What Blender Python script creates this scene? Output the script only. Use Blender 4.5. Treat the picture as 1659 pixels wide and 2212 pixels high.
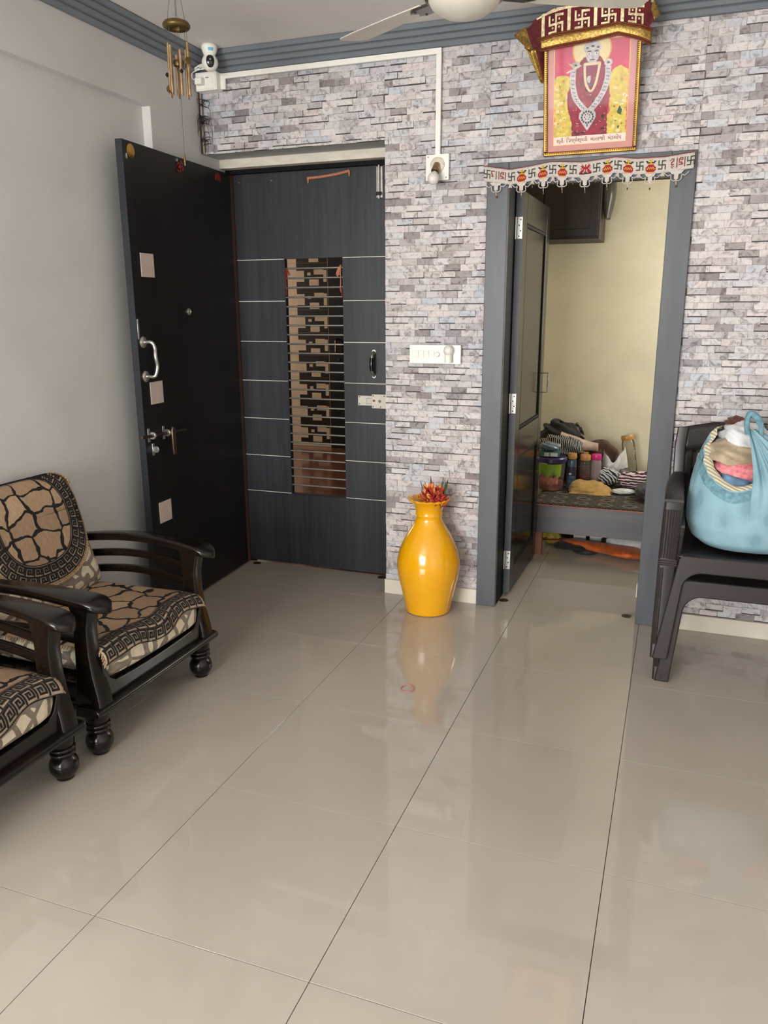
import bpy, bmesh, math, random
from math import sin, cos, pi, sqrt, atan2, radians
from mathutils import Vector, Matrix

S = bpy.context.scene
C = S.collection
for _o in list(bpy.data.objects):
    bpy.data.objects.remove(_o)

# ------------------------------------------------------------------ camera
cam_d = bpy.data.cameras.new('camera')
cam_d.sensor_fit = 'HORIZONTAL'
cam_d.sensor_width = 36.0
cam_d.lens = 36.0 * 1706.2 / 1659.0
cam_d.clip_start = 0.05
cam = bpy.data.objects.new('camera', cam_d)
C.objects.link(cam)
_yaw, _pit, _rol = 0.3528, -0.2503, -0.0037
_f = Vector((-sin(_yaw) * cos(_pit), cos(_yaw) * cos(_pit), sin(_pit)))
_r = Vector((cos(_yaw), sin(_yaw), 0))
_u = _r.cross(_f)
_r2 = _r * cos(_rol) + _u * sin(_rol)
_u2 = -_r * sin(_rol) + _u * cos(_rol)
_m = Matrix((_r2, _u2, -_f)).transposed().to_4x4()
_m.translation = (1.8776, -0.7332, 1.4899)
cam.matrix_world = _m
S.camera = cam

# ------------------------------------------------------------------ world, lights, exposure
S.view_settings.view_transform = 'Standard'
S.view_settings.look = 'None'
S.view_settings.gamma = 1.0
S.view_settings.use_curve_mapping = False
S.view_settings.exposure = 0.95
w = bpy.data.worlds.new('world')
S.world = w
w.use_nodes = True
w.node_tree.nodes['Background'].inputs[0].default_value = (0.72, 0.83, 1.0, 1)
w.node_tree.nodes['Background'].inputs[1].default_value = 0.35


def area(name, loc, rot, sx, sy, power, col=(1, 1, 1)):
    l = bpy.data.lights.new(name, 'AREA')
    l.shape = 'RECTANGLE'
    l.size, l.size_y, l.energy, l.color = sx, sy, power, col
    o = bpy.data.objects.new(name, l)
    o.location, o.rotation_euler = loc, rot
    C.objects.link(o)
    return o


# daylight standing in the two window openings behind and to the left of the camera
area('daylight_rear_window', (0.35, -3.48, 1.40), (pi / 2, 0, 0), 1.9, 1.8, 125, (1.0, 0.995, 0.98))
area('daylight_side_window', (-0.72, -2.25, 1.4), (0, -pi / 2, 0), 1.8, 1.3, 95, (1.0, 0.995, 0.98))
# daylight in the bedroom window; an added, unseen area lamp brightens the lobby
area('daylight_bedroom_window', (2.76, 4.80, 1.70), (0, pi / 2, 0), 0.9, 0.6, 13.5, (1.0, 0.97, 0.9))
area('lobby_fill', (-4.1, 5.6, 1.6), (0, -pi / 2, 0), 1.4, 1.4, 27, (1.0, 0.9, 0.78))


# ------------------------------------------------------------------ helpers
def lin(c):
    o = []
    for v in c[:3]:
        v = v / 255.0
        o.append(v / 12.92 if v <= 0.04045 else ((v + 0.055) / 1.055) ** 2.4)
    return (o[0], o[1], o[2], 1.0)


def nodes(name):
    m = bpy.data.materials.new(name)
    m.use_nodes = True
    nt = m.node_tree
    b = nt.nodes['Principled BSDF']
    return m, nt, b


def N(nt, typ, **kw):
    n = nt.nodes.new(typ)
    for k, v in kw.items():
        if k.startswith('i_'):
            key = k[2:]
            n.inputs[int(key) if key.isdigit() else key].default_value = v
        else:
            setattr(n, k, v)
    return n


def coords(nt, scale=(1, 1, 1), kind='Object', rot=(0, 0, 0)):
    t = N(nt, 'ShaderNodeTexCoord')
    mp = N(nt, 'ShaderNodeMapping')
    mp.inputs['Scale'].default_value = scale
    mp.inputs['Rotation'].default_value = rot
    nt.links.new(t.outputs[kind], mp.inputs['Vector'])
    return mp.outputs['Vector']


def ramp(nt, stops, interp='LINEAR'):
    r = N(nt, 'ShaderNodeValToRGB')
    r.color_ramp.interpolation = interp
    el = r.color_ramp.elements
    while len(el) < len(stops):
        el.new(0.5)
    for e, (p, c) in zip(el, stops):
        e.position = p
        e.color = lin(c)
    return r


def math_n(nt, op, a, b=None, c=None):
    n = N(nt, 'ShaderNodeMath', operation=op)
    for i, x in enumerate((a, b, c)):
        if x is None:
            continue
        if isinstance(x, (int, float)):
            n.inputs[i].default_value = x
        else:
            nt.links.new(x, n.inputs[i])
    return n.outputs[0]


def mix_col(nt, fac, a, b):
    n = N(nt, 'ShaderNodeMix', data_type='RGBA')
    for s, x in (('Factor', fac), ('A', a), ('B', b)):
        i = [k for k in n.inputs if k.name == s and (s == 'Factor' and k.type == 'VALUE' or k.type == 'RGBA')][0]
        if isinstance(x, (int, float)):
            i.default_value = x
        elif isinstance(x, tuple):
            i.default_value = x
        else:
            nt.links.new(x, i)
    return [k for k in n.outputs if k.type == 'RGBA'][0]


def bump(nt, b, h, strength, dist=0.002):
    bp = N(nt, 'ShaderNodeBump')
    bp.inputs['Strength'].default_value = strength
    bp.inputs['Distance'].default_value = dist
    nt.links.new(h, bp.inputs['Height'])
    nt.links.new(bp.outputs[0], b.inputs['Normal'])


def mat(name, col, rough=0.5, metal=0.0, var=0.12, scale=(8, 8, 8), coat=0.0, bmp=0.0, bscale=None, spec=0.5, sheen=0.0, col2=None, kind='Object', lo=0.3, hi=0.7):
    """procedural material: two tones mixed by noise, optional relief"""
    m, nt, b = nodes(name)
    v = coords(nt, scale, kind)
    n = N(nt, 'ShaderNodeTexNoise', i_Scale=1.0, i_Detail=5.0, i_Roughness=0.6)
    nt.links.new(v, n.inputs['Vector'])
    if col2 is None:
        col2 = tuple(max(0, c * (1 - var)) for c in col)
    r = ramp(nt, [(lo, col2), (hi, col)])
    nt.links.new(n.outputs['Fac'], r.inputs[0])
    nt.links.new(r.outputs[0], b.inputs['Base Color'])
    b.inputs['Roughness'].default_value = rough
    b.inputs['Metallic'].default_value = metal
    b.inputs['Coat Weight'].default_value = coat
    b.inputs['Coat Roughness'].default_value = 0.08
    b.inputs['Specular IOR Level'].default_value = spec
    b.inputs['Sheen Weight'].default_value = sheen
    if bmp:
        n2 = N(nt, 'ShaderNodeTexNoise', i_Scale=1.0, i_Detail=4.0)
        nt.links.new(coords(nt, bscale or scale, kind), n2.inputs['Vector'])
        bump(nt, b, n2.outputs['Fac'], bmp)
    return m


def thin_glass(name, tint=(255, 255, 255), refl=0.12, rough=0.03, body=0.0, bodycol=(230, 230, 225)):
    m, nt, b = nodes(name)
    nt.nodes.remove(b)
    out = nt.nodes['Material Output']
    tr = N(nt, 'ShaderNodeBsdfTransparent')
    tr.inputs[0].default_value = lin(tint)
    gl = N(nt, 'ShaderNodeBsdfGlossy')
    gl.inputs['Roughness'].default_value = rough
    df = N(nt, 'ShaderNodeBsdfDiffuse')
    ns = N(nt, 'ShaderNodeTexNoise', i_Scale=6.0)
    rp = ramp(nt, [(0.3, tuple(c * 0.9 for c in bodycol)), (0.7, bodycol)])
    nt.links.new(coords(nt), ns.inputs['Vector'])
    nt.links.new(ns.outputs['Fac'], rp.inputs[0])
    nt.links.new(rp.outputs[0], df.inputs[0])
    fr = N(nt, 'ShaderNodeLayerWeight', i_Blend=0.25)
    sc = math_n(nt, 'MULTIPLY', fr.outputs['Fresnel'], refl)
    m1 = N(nt, 'ShaderNodeMixShader', i_0=body)
    nt.links.new(tr.outputs[0], m1.inputs[1])
    nt.links.new(df.outputs[0], m1.inputs[2])
    m2 = N(nt, 'ShaderNodeMixShader')
    nt.links.new(sc, m2.inputs[0])
    nt.links.new(m1.outputs[0], m2.inputs[1])
    nt.links.new(gl.outputs[0], m2.inputs[2])
    nt.links.new(m2.outputs[0], out.inputs['Surface'])
    return m


class MB:
    def __init__(s):
        s.v, s.f, s.m = [], [], []

    def add(s, vs, fs, mi=0, M=None):
        o = len(s.v)
        for p in vs:
            p = Vector(p)
            s.v.append(M @ p if M is not None else p)
        for f in fs:
            s.f.append([i + o for i in f])
            s.m.append(mi)
        return s

    def box(s, x0, x1, y0, y1, z0, z1, mi=0, M=None):
        vs = [(x, y, z) for z in (z0, z1) for y in (y0, y1) for x in (x0, x1)]
        return s.add(vs, [(0, 2, 3, 1), (4, 5, 7, 6), (0, 1, 5, 4), (2, 6, 7, 3), (0, 4, 6, 2), (1, 3, 7, 5)], mi, M)

    def loft(s, rings, mi=0, cap=True, close=True, M=None):
        n = len(rings[0])
        vs = [p for r in rings for p in r]
        fs = []
        for k in range(len(rings) - 1):
            for i in range(n if close else n - 1):
                j = (i + 1) % n
                fs.append((k * n + i, k * n + j, (k + 1) * n + j, (k + 1) * n + i))
        if cap:
            fs.append(tuple(range(n))[::-1])
            fs.append(tuple((len(rings) - 1) * n + i for i in range(n)))
        return s.add(vs, fs, mi, M)

    def lathe(s, prof, c=(0, 0, 0), n=24, mi=0, M=None, cap=True):
        rings = [[(c[0] + r * cos(2 * pi * i / n), c[1] + r * sin(2 * pi * i / n), c[2] + z) for i in range(n)] for r, z in prof]
        return s.loft(rings, mi, cap, True, M)

    def tube(s, pts, r, n=8, closed=False, mi=0, M=None):
        P = [Vector(p) for p in pts]
        k = len(P)
        T = []
        for i in range(k):
            a = P[(i - 1) % k] if (closed or i > 0) else P[i]
            b = P[(i + 1) % k] if (closed or i < k - 1) else P[i]
            T.append((b - a).normalized())
        up = Vector((0, 0, 1)) if abs(T[0].z) < 0.9 else Vector((1, 0, 0))
        u = T[0].cross(up).normalized()
        rings = []
        for i in range(k):
            if i:
                u = (u - T[i] * u.dot(T[i]))
                u = u.normalized() if u.length > 1e-6 else T[i].orthogonal().normalized()
            v = T[i].cross(u)
            rr = r[i] if isinstance(r, (list, tuple)) else r
            rings.append([P[i] + u * rr * cos(2 * pi * j / n) + v * rr * sin(2 * pi * j / n) for j in range(n)])
        if closed:
            rings.append(rings[0])
        return s.loft(rings, mi, not closed, True, M)

    def grid(s, fn, nu, nv, mi=0, M=None):
        vs = [fn(i / nu, j / nv) for j in range(nv + 1) for i in range(nu + 1)]
        o = len(s.v)
        s.add(vs, [], 0, M)
        for j in range(nv):
            for i in range(nu):
                a = o + j * (nu + 1) + i
                s.f.append([a, a + 1, a + nu + 2, a + nu + 1])
                s.m.append(mi(i, j) if callable(mi) else mi)
        return s

    def prism(s, poly, lo, hi, mp, mi=0, M=None):
        """outline in (a, b), pushed from c = lo to c = hi, mapped by mp(a, b, c)"""
        n = len(poly)
        vs = [mp(a, b, lo) for a, b in poly] + [mp(a, b, hi) for a, b in poly]
        fs = [tuple(range(n))[::-1], tuple(range(n, 2 * n))] + [(i, (i + 1) % n, (i + 1) % n + n, i + n) for i in range(n)]
        return s.add(vs, fs, mi, M)

    def ribbon(s, pts, wd, mp, mi=0, closed=False, sub=0):
        """flat stroke of width wd along 2-D points, mapped by mp(a, b)"""
        k = len(pts)
        for i in range(k if closed else k - 1):
            a, b = pts[i], pts[(i + 1) % k]
            dx, dy = b[0] - a[0], b[1] - a[1]
            L = sqrt(dx * dx + dy * dy)
            if L < 1e-9:
                continue
            ux, uy = dx / L, dy / L
            kk = max(1, int(L / sub)) if sub else 1
            pts_ = [(a[0] + (b[0] - a[0]) * j / kk, a[1] + (b[1] - a[1]) * j / kk) for j in range(kk + 1)]
            dx, dy = ux * wd / 2, uy * wd / 2
            if kk > 1:
                pts_[0] = (a[0] - dx, a[1] - dy)
                pts_[-1] = (b[0] + dx, b[1] + dy)
                for p0, p1 in zip(pts_[:-1], pts_[1:]):
                    s.add([mp(*p) for p in ((p0[0] - dy, p0[1] + dx), (p0[0] + dy, p0[1] - dx), (p1[0] + dy, p1[1] - dx), (p1[0] - dy, p1[1] + dx))], [(0, 1, 2, 3)], mi)
                continue
            q = [(a[0] - dx - dy, a[1] - dy + dx), (a[0] - dx + dy, a[1] - dy - dx), (b[0] + dx + dy, b[1] + dy - dx), (b[0] + dx - dy, b[1] + dy + dx)]
            s.add([mp(*p) for p in q], [(0, 1, 2, 3)], mi)
        return s

    def poly(s, pts, mp, mi=0):
        return s.add([mp(*p) for p in pts], [tuple(range(len(pts)))], mi)

    def build(s, name, mats, parent=None, loc=None, smooth=38, bevel=0, seg=2, sub=0, solid=0, fix=True, label=None):
        me = bpy.data.meshes.new(name)
        me.from_pydata([tuple(p) for p in s.v], [], s.f)
        if not isinstance(mats, (list, tuple)):
            mats = [mats]
        for m_ in mats:
            me.materials.append(m_)
        me.polygons.foreach_set('material_index', s.m)
        if fix:
            bm = bmesh.new()
            bm.from_mesh(me)
            bmesh.ops.recalc_face_normals(bm, faces=bm.faces)
            bm.to_mesh(me)
            bm.free()
        if smooth:
            me.polygons.foreach_set('use_smooth', [True] * len(me.polygons))
            me.set_sharp_from_angle(angle=radians(smooth))
        me.update()
        o = bpy.data.objects.new(name, me)
        C.objects.link(o)
        if loc is not None:
            o.location = loc
        if parent is not None:
            o.parent = parent
        if solid:
            md = o.modifiers.new('solid', 'SOLIDIFY')
            md.thickness = solid
            md.offset = 0
        if sub:
            md = o.modifiers.new('sub', 'SUBSURF')
            md.levels = md.render_levels = sub
        if bevel:
            md = o.modifiers.new('bevel', 'BEVEL')
            md.width, md.segments = bevel, seg
            md.limit_method = 'ANGLE'
            md.angle_limit = radians(40)
        if label:
            o['label'] = label
        return o


def tag(o, label, cat, group=None, kind=None):
    o['label'] = label
    o['category'] = cat
    if group:
        o['group'] = group
    if kind:
        o['kind'] = kind
    return o


def thing(name, label, cat, loc=(0, 0, 0), rotz=0, group=None, kind=None):
    o = bpy.data.objects.new(name, None)
    o.empty_display_size = 0.05
    C.objects.link(o)
    o.location = loc
    o.rotation_euler = (0, 0, rotz)
    return tag(o, label, cat, group, kind)


def copy_tree(o, parent=None):
    c = o.copy()
    C.objects.link(c)
    if parent is not None:
        c.parent = parent
    for ch in list(o.children):
        copy_tree(ch, c)
    return c


def rrect(cx, cy, hx, hy, r, n=3):
    """rounded rectangle outline"""
    out = []
    for qx, qy, a0 in ((1, 1, 0), (-1, 1, 90), (-1, -1, 180), (1, -1, 270)):
        for k in range(n + 1):
            a = radians(a0 + 90 * k / n)
            out.append((cx + qx * (hx - r) + r * cos(a), cy + qy * (hy - r) + r * sin(a)))
    return out


def smooth_path(pts, k=6):
    """Catmull-Rom through the points"""
    P = [Vector(p) for p in pts]
    out = []
    for i in range(len(P) - 1):
        a = P[i - 1] if i else P[i] * 2 - P[i + 1]
        b, c = P[i], P[i + 1]
        d = P[i + 2] if i + 2 < len(P) else c * 2 - b
        for j in range(k):
            t = j / k
            out.append(0.5 * ((2 * b) + (c - a) * t + (2 * a - 5 * b + 4 * c - d) * t * t + (3 * b - a - 3 * c + d) * t ** 3))
    out.append(P[-1])
    return out


def interp(x, xs, ys):
    if x <= xs[0]:
        return ys[0]
    for i in range(len(xs) - 1):
        if x <= xs[i + 1]:
            t = (x - xs[i]) / (xs[i + 1] - xs[i])
            return ys[i] + (ys[i + 1] - ys[i]) * t
    return ys[-1]


def wob(x, y, s=1.0):
    return (sin(x * 12.9 * s + 1.3) * cos(y * 9.7 * s + 0.4) + 0.5 * sin(x * 27 * s + y * 21 * s)) / 1.5
# ------------------------------------------------------------------ materials
M_wall = mat('painted_plaster', (206, 204, 201), 0.7, var=0.05, scale=(2, 2, 2), bmp=0.06, bscale=(60, 60, 60))
M_soffit = mat('painted_soffit', (176, 176, 174), 0.7, var=0.05, scale=(4, 4, 4))
M_ceil = mat('ceiling_paint', (224, 220, 216), 0.8, var=0.04, scale=(2, 2, 2))
M_cornice = mat('slate_cornice_paint', (116, 122, 128), 0.5, var=0.06, scale=(6, 6, 6))
M_cream = mat('cream_paint', (222, 216, 200), 0.55, var=0.10, scale=(9, 9, 30), bmp=0.1, bscale=(40, 40, 40))
M_white = mat('white_plastic', (236, 234, 226), 0.35, var=0.02)
M_black = mat('black_plastic', (14, 14, 15), 0.2, var=0.2, coat=0.4)
M_mortar = mat('wallpaper_joint', (112, 105, 103), 0.8, var=0.25, scale=(30, 30, 30))
M_skirt = mat('cream_skirting_tile', (222, 214, 199), 0.25, var=0.05, scale=(5, 5, 5))
M_grout = mat('dark_grout', (84, 74, 65), 0.8, var=0.3, scale=(20, 20, 20))
M_yellow_wall = mat('pale_yellow_paint', (222, 213, 184), 0.65, var=0.07, scale=(3, 3, 3), bmp=0.05, bscale=(50, 50, 50))
M_steel = mat('brushed_steel', (210, 207, 200), 0.28, 0.9, var=0.12, scale=(5, 5, 60))
M_bronze = mat('dark_bronze', (128, 106, 92), 0.35, 1.0, var=0.25, scale=(30, 30, 30))
M_gold = mat('polished_gold', (205, 160, 75), 0.25, 1.0, var=0.15, scale=(30, 30, 30))
M_copper = mat('copper_red', (170, 70, 50), 0.4, 0.6, var=0.3, scale=(60, 60, 60))
M_plate = mat('matt_nickel_plate', (206, 190, 178), 0.5, 0.0, var=0.05, scale=(30, 30, 30))


def mat_tile():
    m, nt, b = nodes('vitrified_floor_tile')
    v = coords(nt, (1.1, 1.1, 1.1), 'Object')
    n = N(nt, 'ShaderNodeTexNoise', i_Scale=1.6, i_Detail=6.0, i_Roughness=0.55)
    oi = N(nt, 'ShaderNodeObjectInfo')
    ad = N(nt, 'ShaderNodeVectorMath', operation='ADD')
    nt.links.new(v, ad.inputs[0])
    nt.links.new(oi.outputs['Location'], ad.inputs[1])
    nt.links.new(ad.outputs[0], n.inputs['Vector'])
    r = ramp(nt, [(0.3, (166, 157, 146)), (0.72, (175, 166, 155))])
    nt.links.new(n.outputs['Fac'], r.inputs[0])
    nt.links.new(r.outputs[0], b.inputs['Base Color'])
    b.inputs['Roughness'].default_value = 0.045
    b.inputs['IOR'].default_value = 1.62
    return m


M_tile = mat_tile()


def mat_brick():
    m, nt, b = nodes('stone_brick_print')
    g = N(nt, 'ShaderNodeNewGeometry')
    oi = N(nt, 'ShaderNodeObjectInfo')
    s1 = math_n(nt, 'MULTIPLY', oi.outputs['Random'], 7.31)
    s2 = math_n(nt, 'MULTIPLY_ADD', g.outputs['Random Per Island'], 3.77, s1)
    fr = math_n(nt, 'FRACT', s2)
    base = ramp(nt, [(0.0, (146, 139, 139)), (0.08, (182, 176, 176)), (0.22, (202, 198, 198)), (0.40, (214, 210, 209)),
                     (0.55, (212, 202, 201)), (0.70, (196, 200, 206)), (0.84, (213, 209, 207)), (0.95, (184, 177, 177)), (1.0, (136, 128, 128))])
    nt.links.new(fr, base.inputs[0])
    fr2 = math_n(nt, 'MULTIPLY', fr, 40.0)
    cmb = N(nt, 'ShaderNodeCombineXYZ')
    nt.links.new(fr2, cmb.inputs[0])
    ad = N(nt, 'ShaderNodeVectorMath', operation='ADD')
    nt.links.new(g.outputs['Position'], ad.inputs[0])
    nt.links.new(cmb.outputs[0], ad.inputs[1])
    n1 = N(nt, 'ShaderNodeTexNoise', i_Scale=26.0, i_Detail=7.0, i_Roughness=0.7, i_Distortion=1.2)
    nt.links.new(ad.outputs[0], n1.inputs['Vector'])
    vein = ramp(nt, [(0.36, (120, 112, 110)), (0.47, (232, 228, 226)), (0.56, (255, 255, 255)), (0.74, (214, 206, 204))])
    nt.links.new(n1.outputs['Fac'], vein.inputs[0])
    mu = N(nt, 'ShaderNodeMix', data_type='RGBA', blend_type='MULTIPLY')
    mu.inputs[0].default_value = 0.74
    nt.links.new(base.outputs[0], mu.inputs[6])
    nt.links.new(vein.outputs[0], mu.inputs[7])
    n3 = N(nt, 'ShaderNodeTexNoise', i_Scale=2.6, i_Detail=3.0)
    nt.links.new(g.outputs['Position'], n3.inputs['Vector'])
    tint = ramp(nt, [(0.35, (226, 230, 236)), (0.5, (255, 255, 255)), (0.65, (255, 250, 248))])
    nt.links.new(n3.outputs['Fac'], tint.inputs[0])
    mu2 = N(nt, 'ShaderNodeMix', data_type='RGBA', blend_type='MULTIPLY')
    mu2.inputs[0].default_value = 0.8
    nt.links.new(mu.outputs[2], mu2.inputs[6])
    nt.links.new(tint.outputs[0], mu2.inputs[7])
    nt.links.new(mu2.outputs[2], b.inputs['Base Color'])
    b.inputs['Roughness'].default_value = 0.62
    bump(nt, b, n1.outputs['Fac'], 0.25, 0.002)
    return m


M_brick = mat_brick()
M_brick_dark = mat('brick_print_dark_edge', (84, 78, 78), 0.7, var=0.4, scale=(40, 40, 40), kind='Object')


def mat_streak(name, c1, c2, rough, stretch=(55, 55, 2.2), coat=0.0, spec=0.5, fine=0.5):
    """wood laminate with grain running along z"""
    m, nt, b = nodes(name)
    n = N(nt, 'ShaderNodeTexNoise', i_Scale=1.0, i_Detail=6.0, i_Roughness=0.65)
    nt.links.new(coords(nt, stretch), n.inputs['Vector'])
    n2 = N(nt, 'ShaderNodeTexNoise', i_Scale=1.0, i_Detail=3.0)
    nt.links.new(coords(nt, (stretch[0] * 0.12, stretch[1] * 0.12, stretch[2] * 0.25)), n2.inputs['Vector'])
    s = math_n(nt, 'MULTIPLY_ADD', n.outputs['Fac'], fine, math_n(nt, 'MULTIPLY', n2.outputs['Fac'], 1 - fine))
    r = ramp(nt, [(0.36, c1), (0.64, c2)])
    nt.links.new(s, r.inputs[0])
    nt.links.new(r.outputs[0], b.inputs['Base Color'])
    b.inputs['Roughness'].default_value = rough
    b.inputs['Coat Weight'].default_value = coat
    b.inputs['Coat Roughness'].default_value = 0.1
    b.inputs['Specular IOR Level'].default_value = spec
    bump(nt, b, n.outputs['Fac'], 0.12, 0.001)
    return m


M_wenge = mat_streak('wenge_laminate', (16, 14, 14), (30, 27, 27), 0.42, spec=0.3)
M_charcoal = mat_streak('charcoal_laminate', (33, 34, 38), (56, 58, 62), 0.42, spec=0.4)
M_edge = mat('laminate_edge_band', (34, 38, 46), 0.45, var=0.3, scale=(30, 30, 6))
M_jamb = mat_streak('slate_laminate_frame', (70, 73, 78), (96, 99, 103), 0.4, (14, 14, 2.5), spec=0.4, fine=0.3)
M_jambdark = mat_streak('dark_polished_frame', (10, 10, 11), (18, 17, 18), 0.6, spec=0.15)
M_doordark = mat_streak('dark_polished_door', (18, 16, 15), (32, 28, 26), 0.15, (30, 30, 2), coat=0.0, spec=0.15)
M_brownpost = mat_streak('brown_wood_post', (70, 44, 30), (104, 66, 42), 0.5)
M_chairwood = mat('dark_polished_wood', (23, 14, 10), 0.22, var=0.5, scale=(30, 6, 30), coat=0.15, spec=0.35, bmp=0.04, bscale=(50, 10, 50))
M_plasticchair = mat('dark_brown_moulded_plastic', (42, 36, 36), 0.34, var=0.12, scale=(12, 12, 12), bmp=0.08, bscale=(160, 160, 160))


def mat_pebble():
    m, nt, b = nodes('pebble_velvet')
    v = coords(nt, (1, 1, 1))
    vo = N(nt, 'ShaderNodeTexVoronoi', feature='DISTANCE_TO_EDGE', i_Scale=8.6, i_Randomness=0.75)
    vc = N(nt, 'ShaderNodeTexVoronoi', feature='F1', i_Scale=8.6, i_Randomness=0.75)
    nz = N(nt, 'ShaderNodeTexNoise', i_Scale=1.0, i_Detail=5.0, i_Roughness=0.7)
    wv = N(nt, 'ShaderNodeTexNoise', i_Scale=14.0, i_Detail=2.0)
    nt.links.new(v, wv.inputs['Vector'])
    ad = N(nt, 'ShaderNodeMix', data_type='RGBA', blend_type='LINEAR_LIGHT')
    ad.inputs[0].default_value = 0.03
    nt.links.new(v, ad.inputs[6])
    nt.links.new(wv.outputs['Color'], ad.inputs[7])
    sx = N(nt, 'ShaderNodeSeparateXYZ')
    nt.links.new(ad.outputs[2], sx.inputs[0])
    cx = N(nt, 'ShaderNodeCombineXYZ')
    nt.links.new(math_n(nt, 'SUBTRACT', sx.outputs[0], sx.outputs[2]), cx.inputs[0])
    nt.links.new(sx.outputs[1], cx.inputs[1])
    vo.voronoi_dimensions = vc.voronoi_dimensions = '2D'
    nt.links.new(cx.outputs[0], vo.inputs['Vector'])
    nt.links.new(cx.outputs[0], vc.inputs['Vector'])
    nt.links.new(coords(nt, (90, 160, 22)), nz.inputs['Vector'])
    cell = ramp(nt, [(0.0, (112, 88, 70)), (0.5, (152, 124, 98)), (1.0, (200, 172, 134))])
    sep = N(nt, 'ShaderNodeSeparateColor')
    nt.links.new(vc.outputs['Color'], sep.inputs[0])
    f = math_n(nt, 'MULTIPLY_ADD', nz.outputs['Fac'], 0.75, math_n(nt, 'MULTIPLY', sep.outputs[0], 0.35))
    nt.links.new(f, cell.inputs[0])
    edge = math_n(nt, 'LESS_THAN', vo.outputs['Distance'], 0.055)
    c = mix_col(nt, edge, cell.outputs[0], lin((12, 10, 10)))
    nt.links.new(c, b.inputs['Base Color'])
    b.inputs['Roughness'].default_value = 0.85
    bump(nt, b, nz.outputs['Fac'], 0.3, 0.002)
    return m


M_pebble = mat_pebble()
M_keyblack = mat('black_velvet', (13, 11, 11), 0.9, var=0.3, scale=(90, 90, 90))
M_keybeige = mat('beige_cover_weave', (196, 172, 145), 0.85, var=0.22, scale=(120, 120, 120))
M_fringe = mat('tan_fringe', (190, 158, 118), 0.9, var=0.3, scale=(150, 150, 150), bmp=0.5)


def mat_cushion():
    m, nt, b = nodes('leaf_lattice_cushion')
    v = coords(nt, (1, 1, 1))
    vo = N(nt, 'ShaderNodeTexVoronoi', feature='DISTANCE_TO_EDGE', i_Scale=15.0, i_Randomness=1.0)
    wv = N(nt, 'ShaderNodeTexNoise', i_Scale=9.0, i_Detail=1.0)
    nt.links.new(v, wv.inputs['Vector'])
    ad = N(nt, 'ShaderNodeMix', data_type='RGBA', blend_type='LINEAR_LIGHT')
    ad.inputs[0].default_value = 0.02
    nt.links.new(v, ad.inputs[6])
    nt.links.new(wv.outputs['Color'], ad.inputs[7])
    nt.links.new(ad.outputs[2], vo.inputs['Vector'])
    edge = math_n(nt, 'LESS_THAN', vo.outputs['Distance'], 0.115)
    nz = N(nt, 'ShaderNodeTexNoise', i_Scale=45.0, i_Detail=4.0)
    nt.links.new(v, nz.inputs['Vector'])
    r1 = ramp(nt, [(0.3, (205, 192, 166)), (0.7, (222, 211, 186))])
    r2 = ramp(nt, [(0.3, (112, 101, 88)), (0.7, (142, 131, 116))])
    nt.links.new(nz.outputs['Fac'], r1.inputs[0])
    nt.links.new(nz.outputs['Fac'], r2.inputs[0])
    c = mix_col(nt, edge, r1.outputs[0], r2.outputs[0])
    nt.links.new(c, b.inputs['Base Color'])
    b.inputs['Roughness'].default_value = 0.8
    bump(nt, b, nz.outputs['Fac'], 0.2, 0.001)
    return m


M_cushion = mat_cushion()


def mat_stripe(name, c1, c2, scale, axis='X', dist=1.5, duty=0.5, rough=0.85, second=None):
    m, nt, b = nodes(name)
    wv = N(nt, 'ShaderNodeTexWave', wave_type='BANDS', bands_direction=axis, i_Scale=scale, i_Distortion=dist)
    wv.inputs['Detail Scale'].default_value = 2.0
    nt.links.new(coords(nt), wv.inputs['Vector'])
    r = ramp(nt, [(duty - 0.03, c1), (duty + 0.03, c2)])
    nt.links.new(wv.outputs['Fac'], r.inputs[0])
    out = r.outputs[0]
    if second:
        wv2 = N(nt, 'ShaderNodeTexWave', wave_type='BANDS', bands_direction=second, i_Scale=scale * 0.8, i_Distortion=dist)
        nt.links.new(coords(nt), wv2.inputs['Vector'])
        f = math_n(nt, 'GREATER_THAN', wv2.outputs['Fac'], 0.55)
        out = mix_col(nt, f, out, lin(c1))
    nt.links.new(out, b.inputs['Base Color'])
    b.inputs['Roughness'].default_value = rough
    return m


def cloth(name, col, var=0.25, rough=0.85, scale=(25, 25, 25), sheen=0.1):
    return mat(name, col, rough, var=var, scale=scale, sheen=sheen, bmp=0.25, bscale=(18, 18, 18))
# ------------------------------------------------------------------ room shell
YW, XL, ZC = 3.088, -0.52, 2.72      # face of the brick wall, of the left wall, ceiling height
XR, YR = 3.30, -3.40                 # right wall, wall behind the camera


def struct(name, mb, mats, label, cat, parent=None, **kw):
    o = mb.build(name, mats, parent, **kw)
    return tag(o, label, cat, kind='structure')


# floor: a dark bed with vitrified tiles laid on it
fl = MB().box(-0.70, XR, YR, YW, -0.10, -0.006)
fl.box(XL, 0.478, YW, 3.345, -0.10, -0.006).box(0.60, 2.75, YW, 5.20, -0.10, -0.006)
floor = struct('floor', fl, M_grout, 'large beige glossy tiled floor of the living room', 'floor', smooth=0)
GAP = 0.0008


def tile_mesh(sx, sy):
    mb = MB()
    h, c = -0.0003, 0.0003
    mb.loft([[(x, y, -0.006) for x, y in ((0, 0), (sx, 0), (sx, sy), (0, sy))], [(x, y, h) for x, y in ((0, 0), (sx, 0), (sx, sy), (0, sy))],
             [(x, y, 0) for x, y in ((c, c), (sx - c, c), (sx - c, sy - c), (c, sy - c))]])
    o = mb.build('tile', M_tile, floor, smooth=0)
    return o


_tiles = {}


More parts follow.
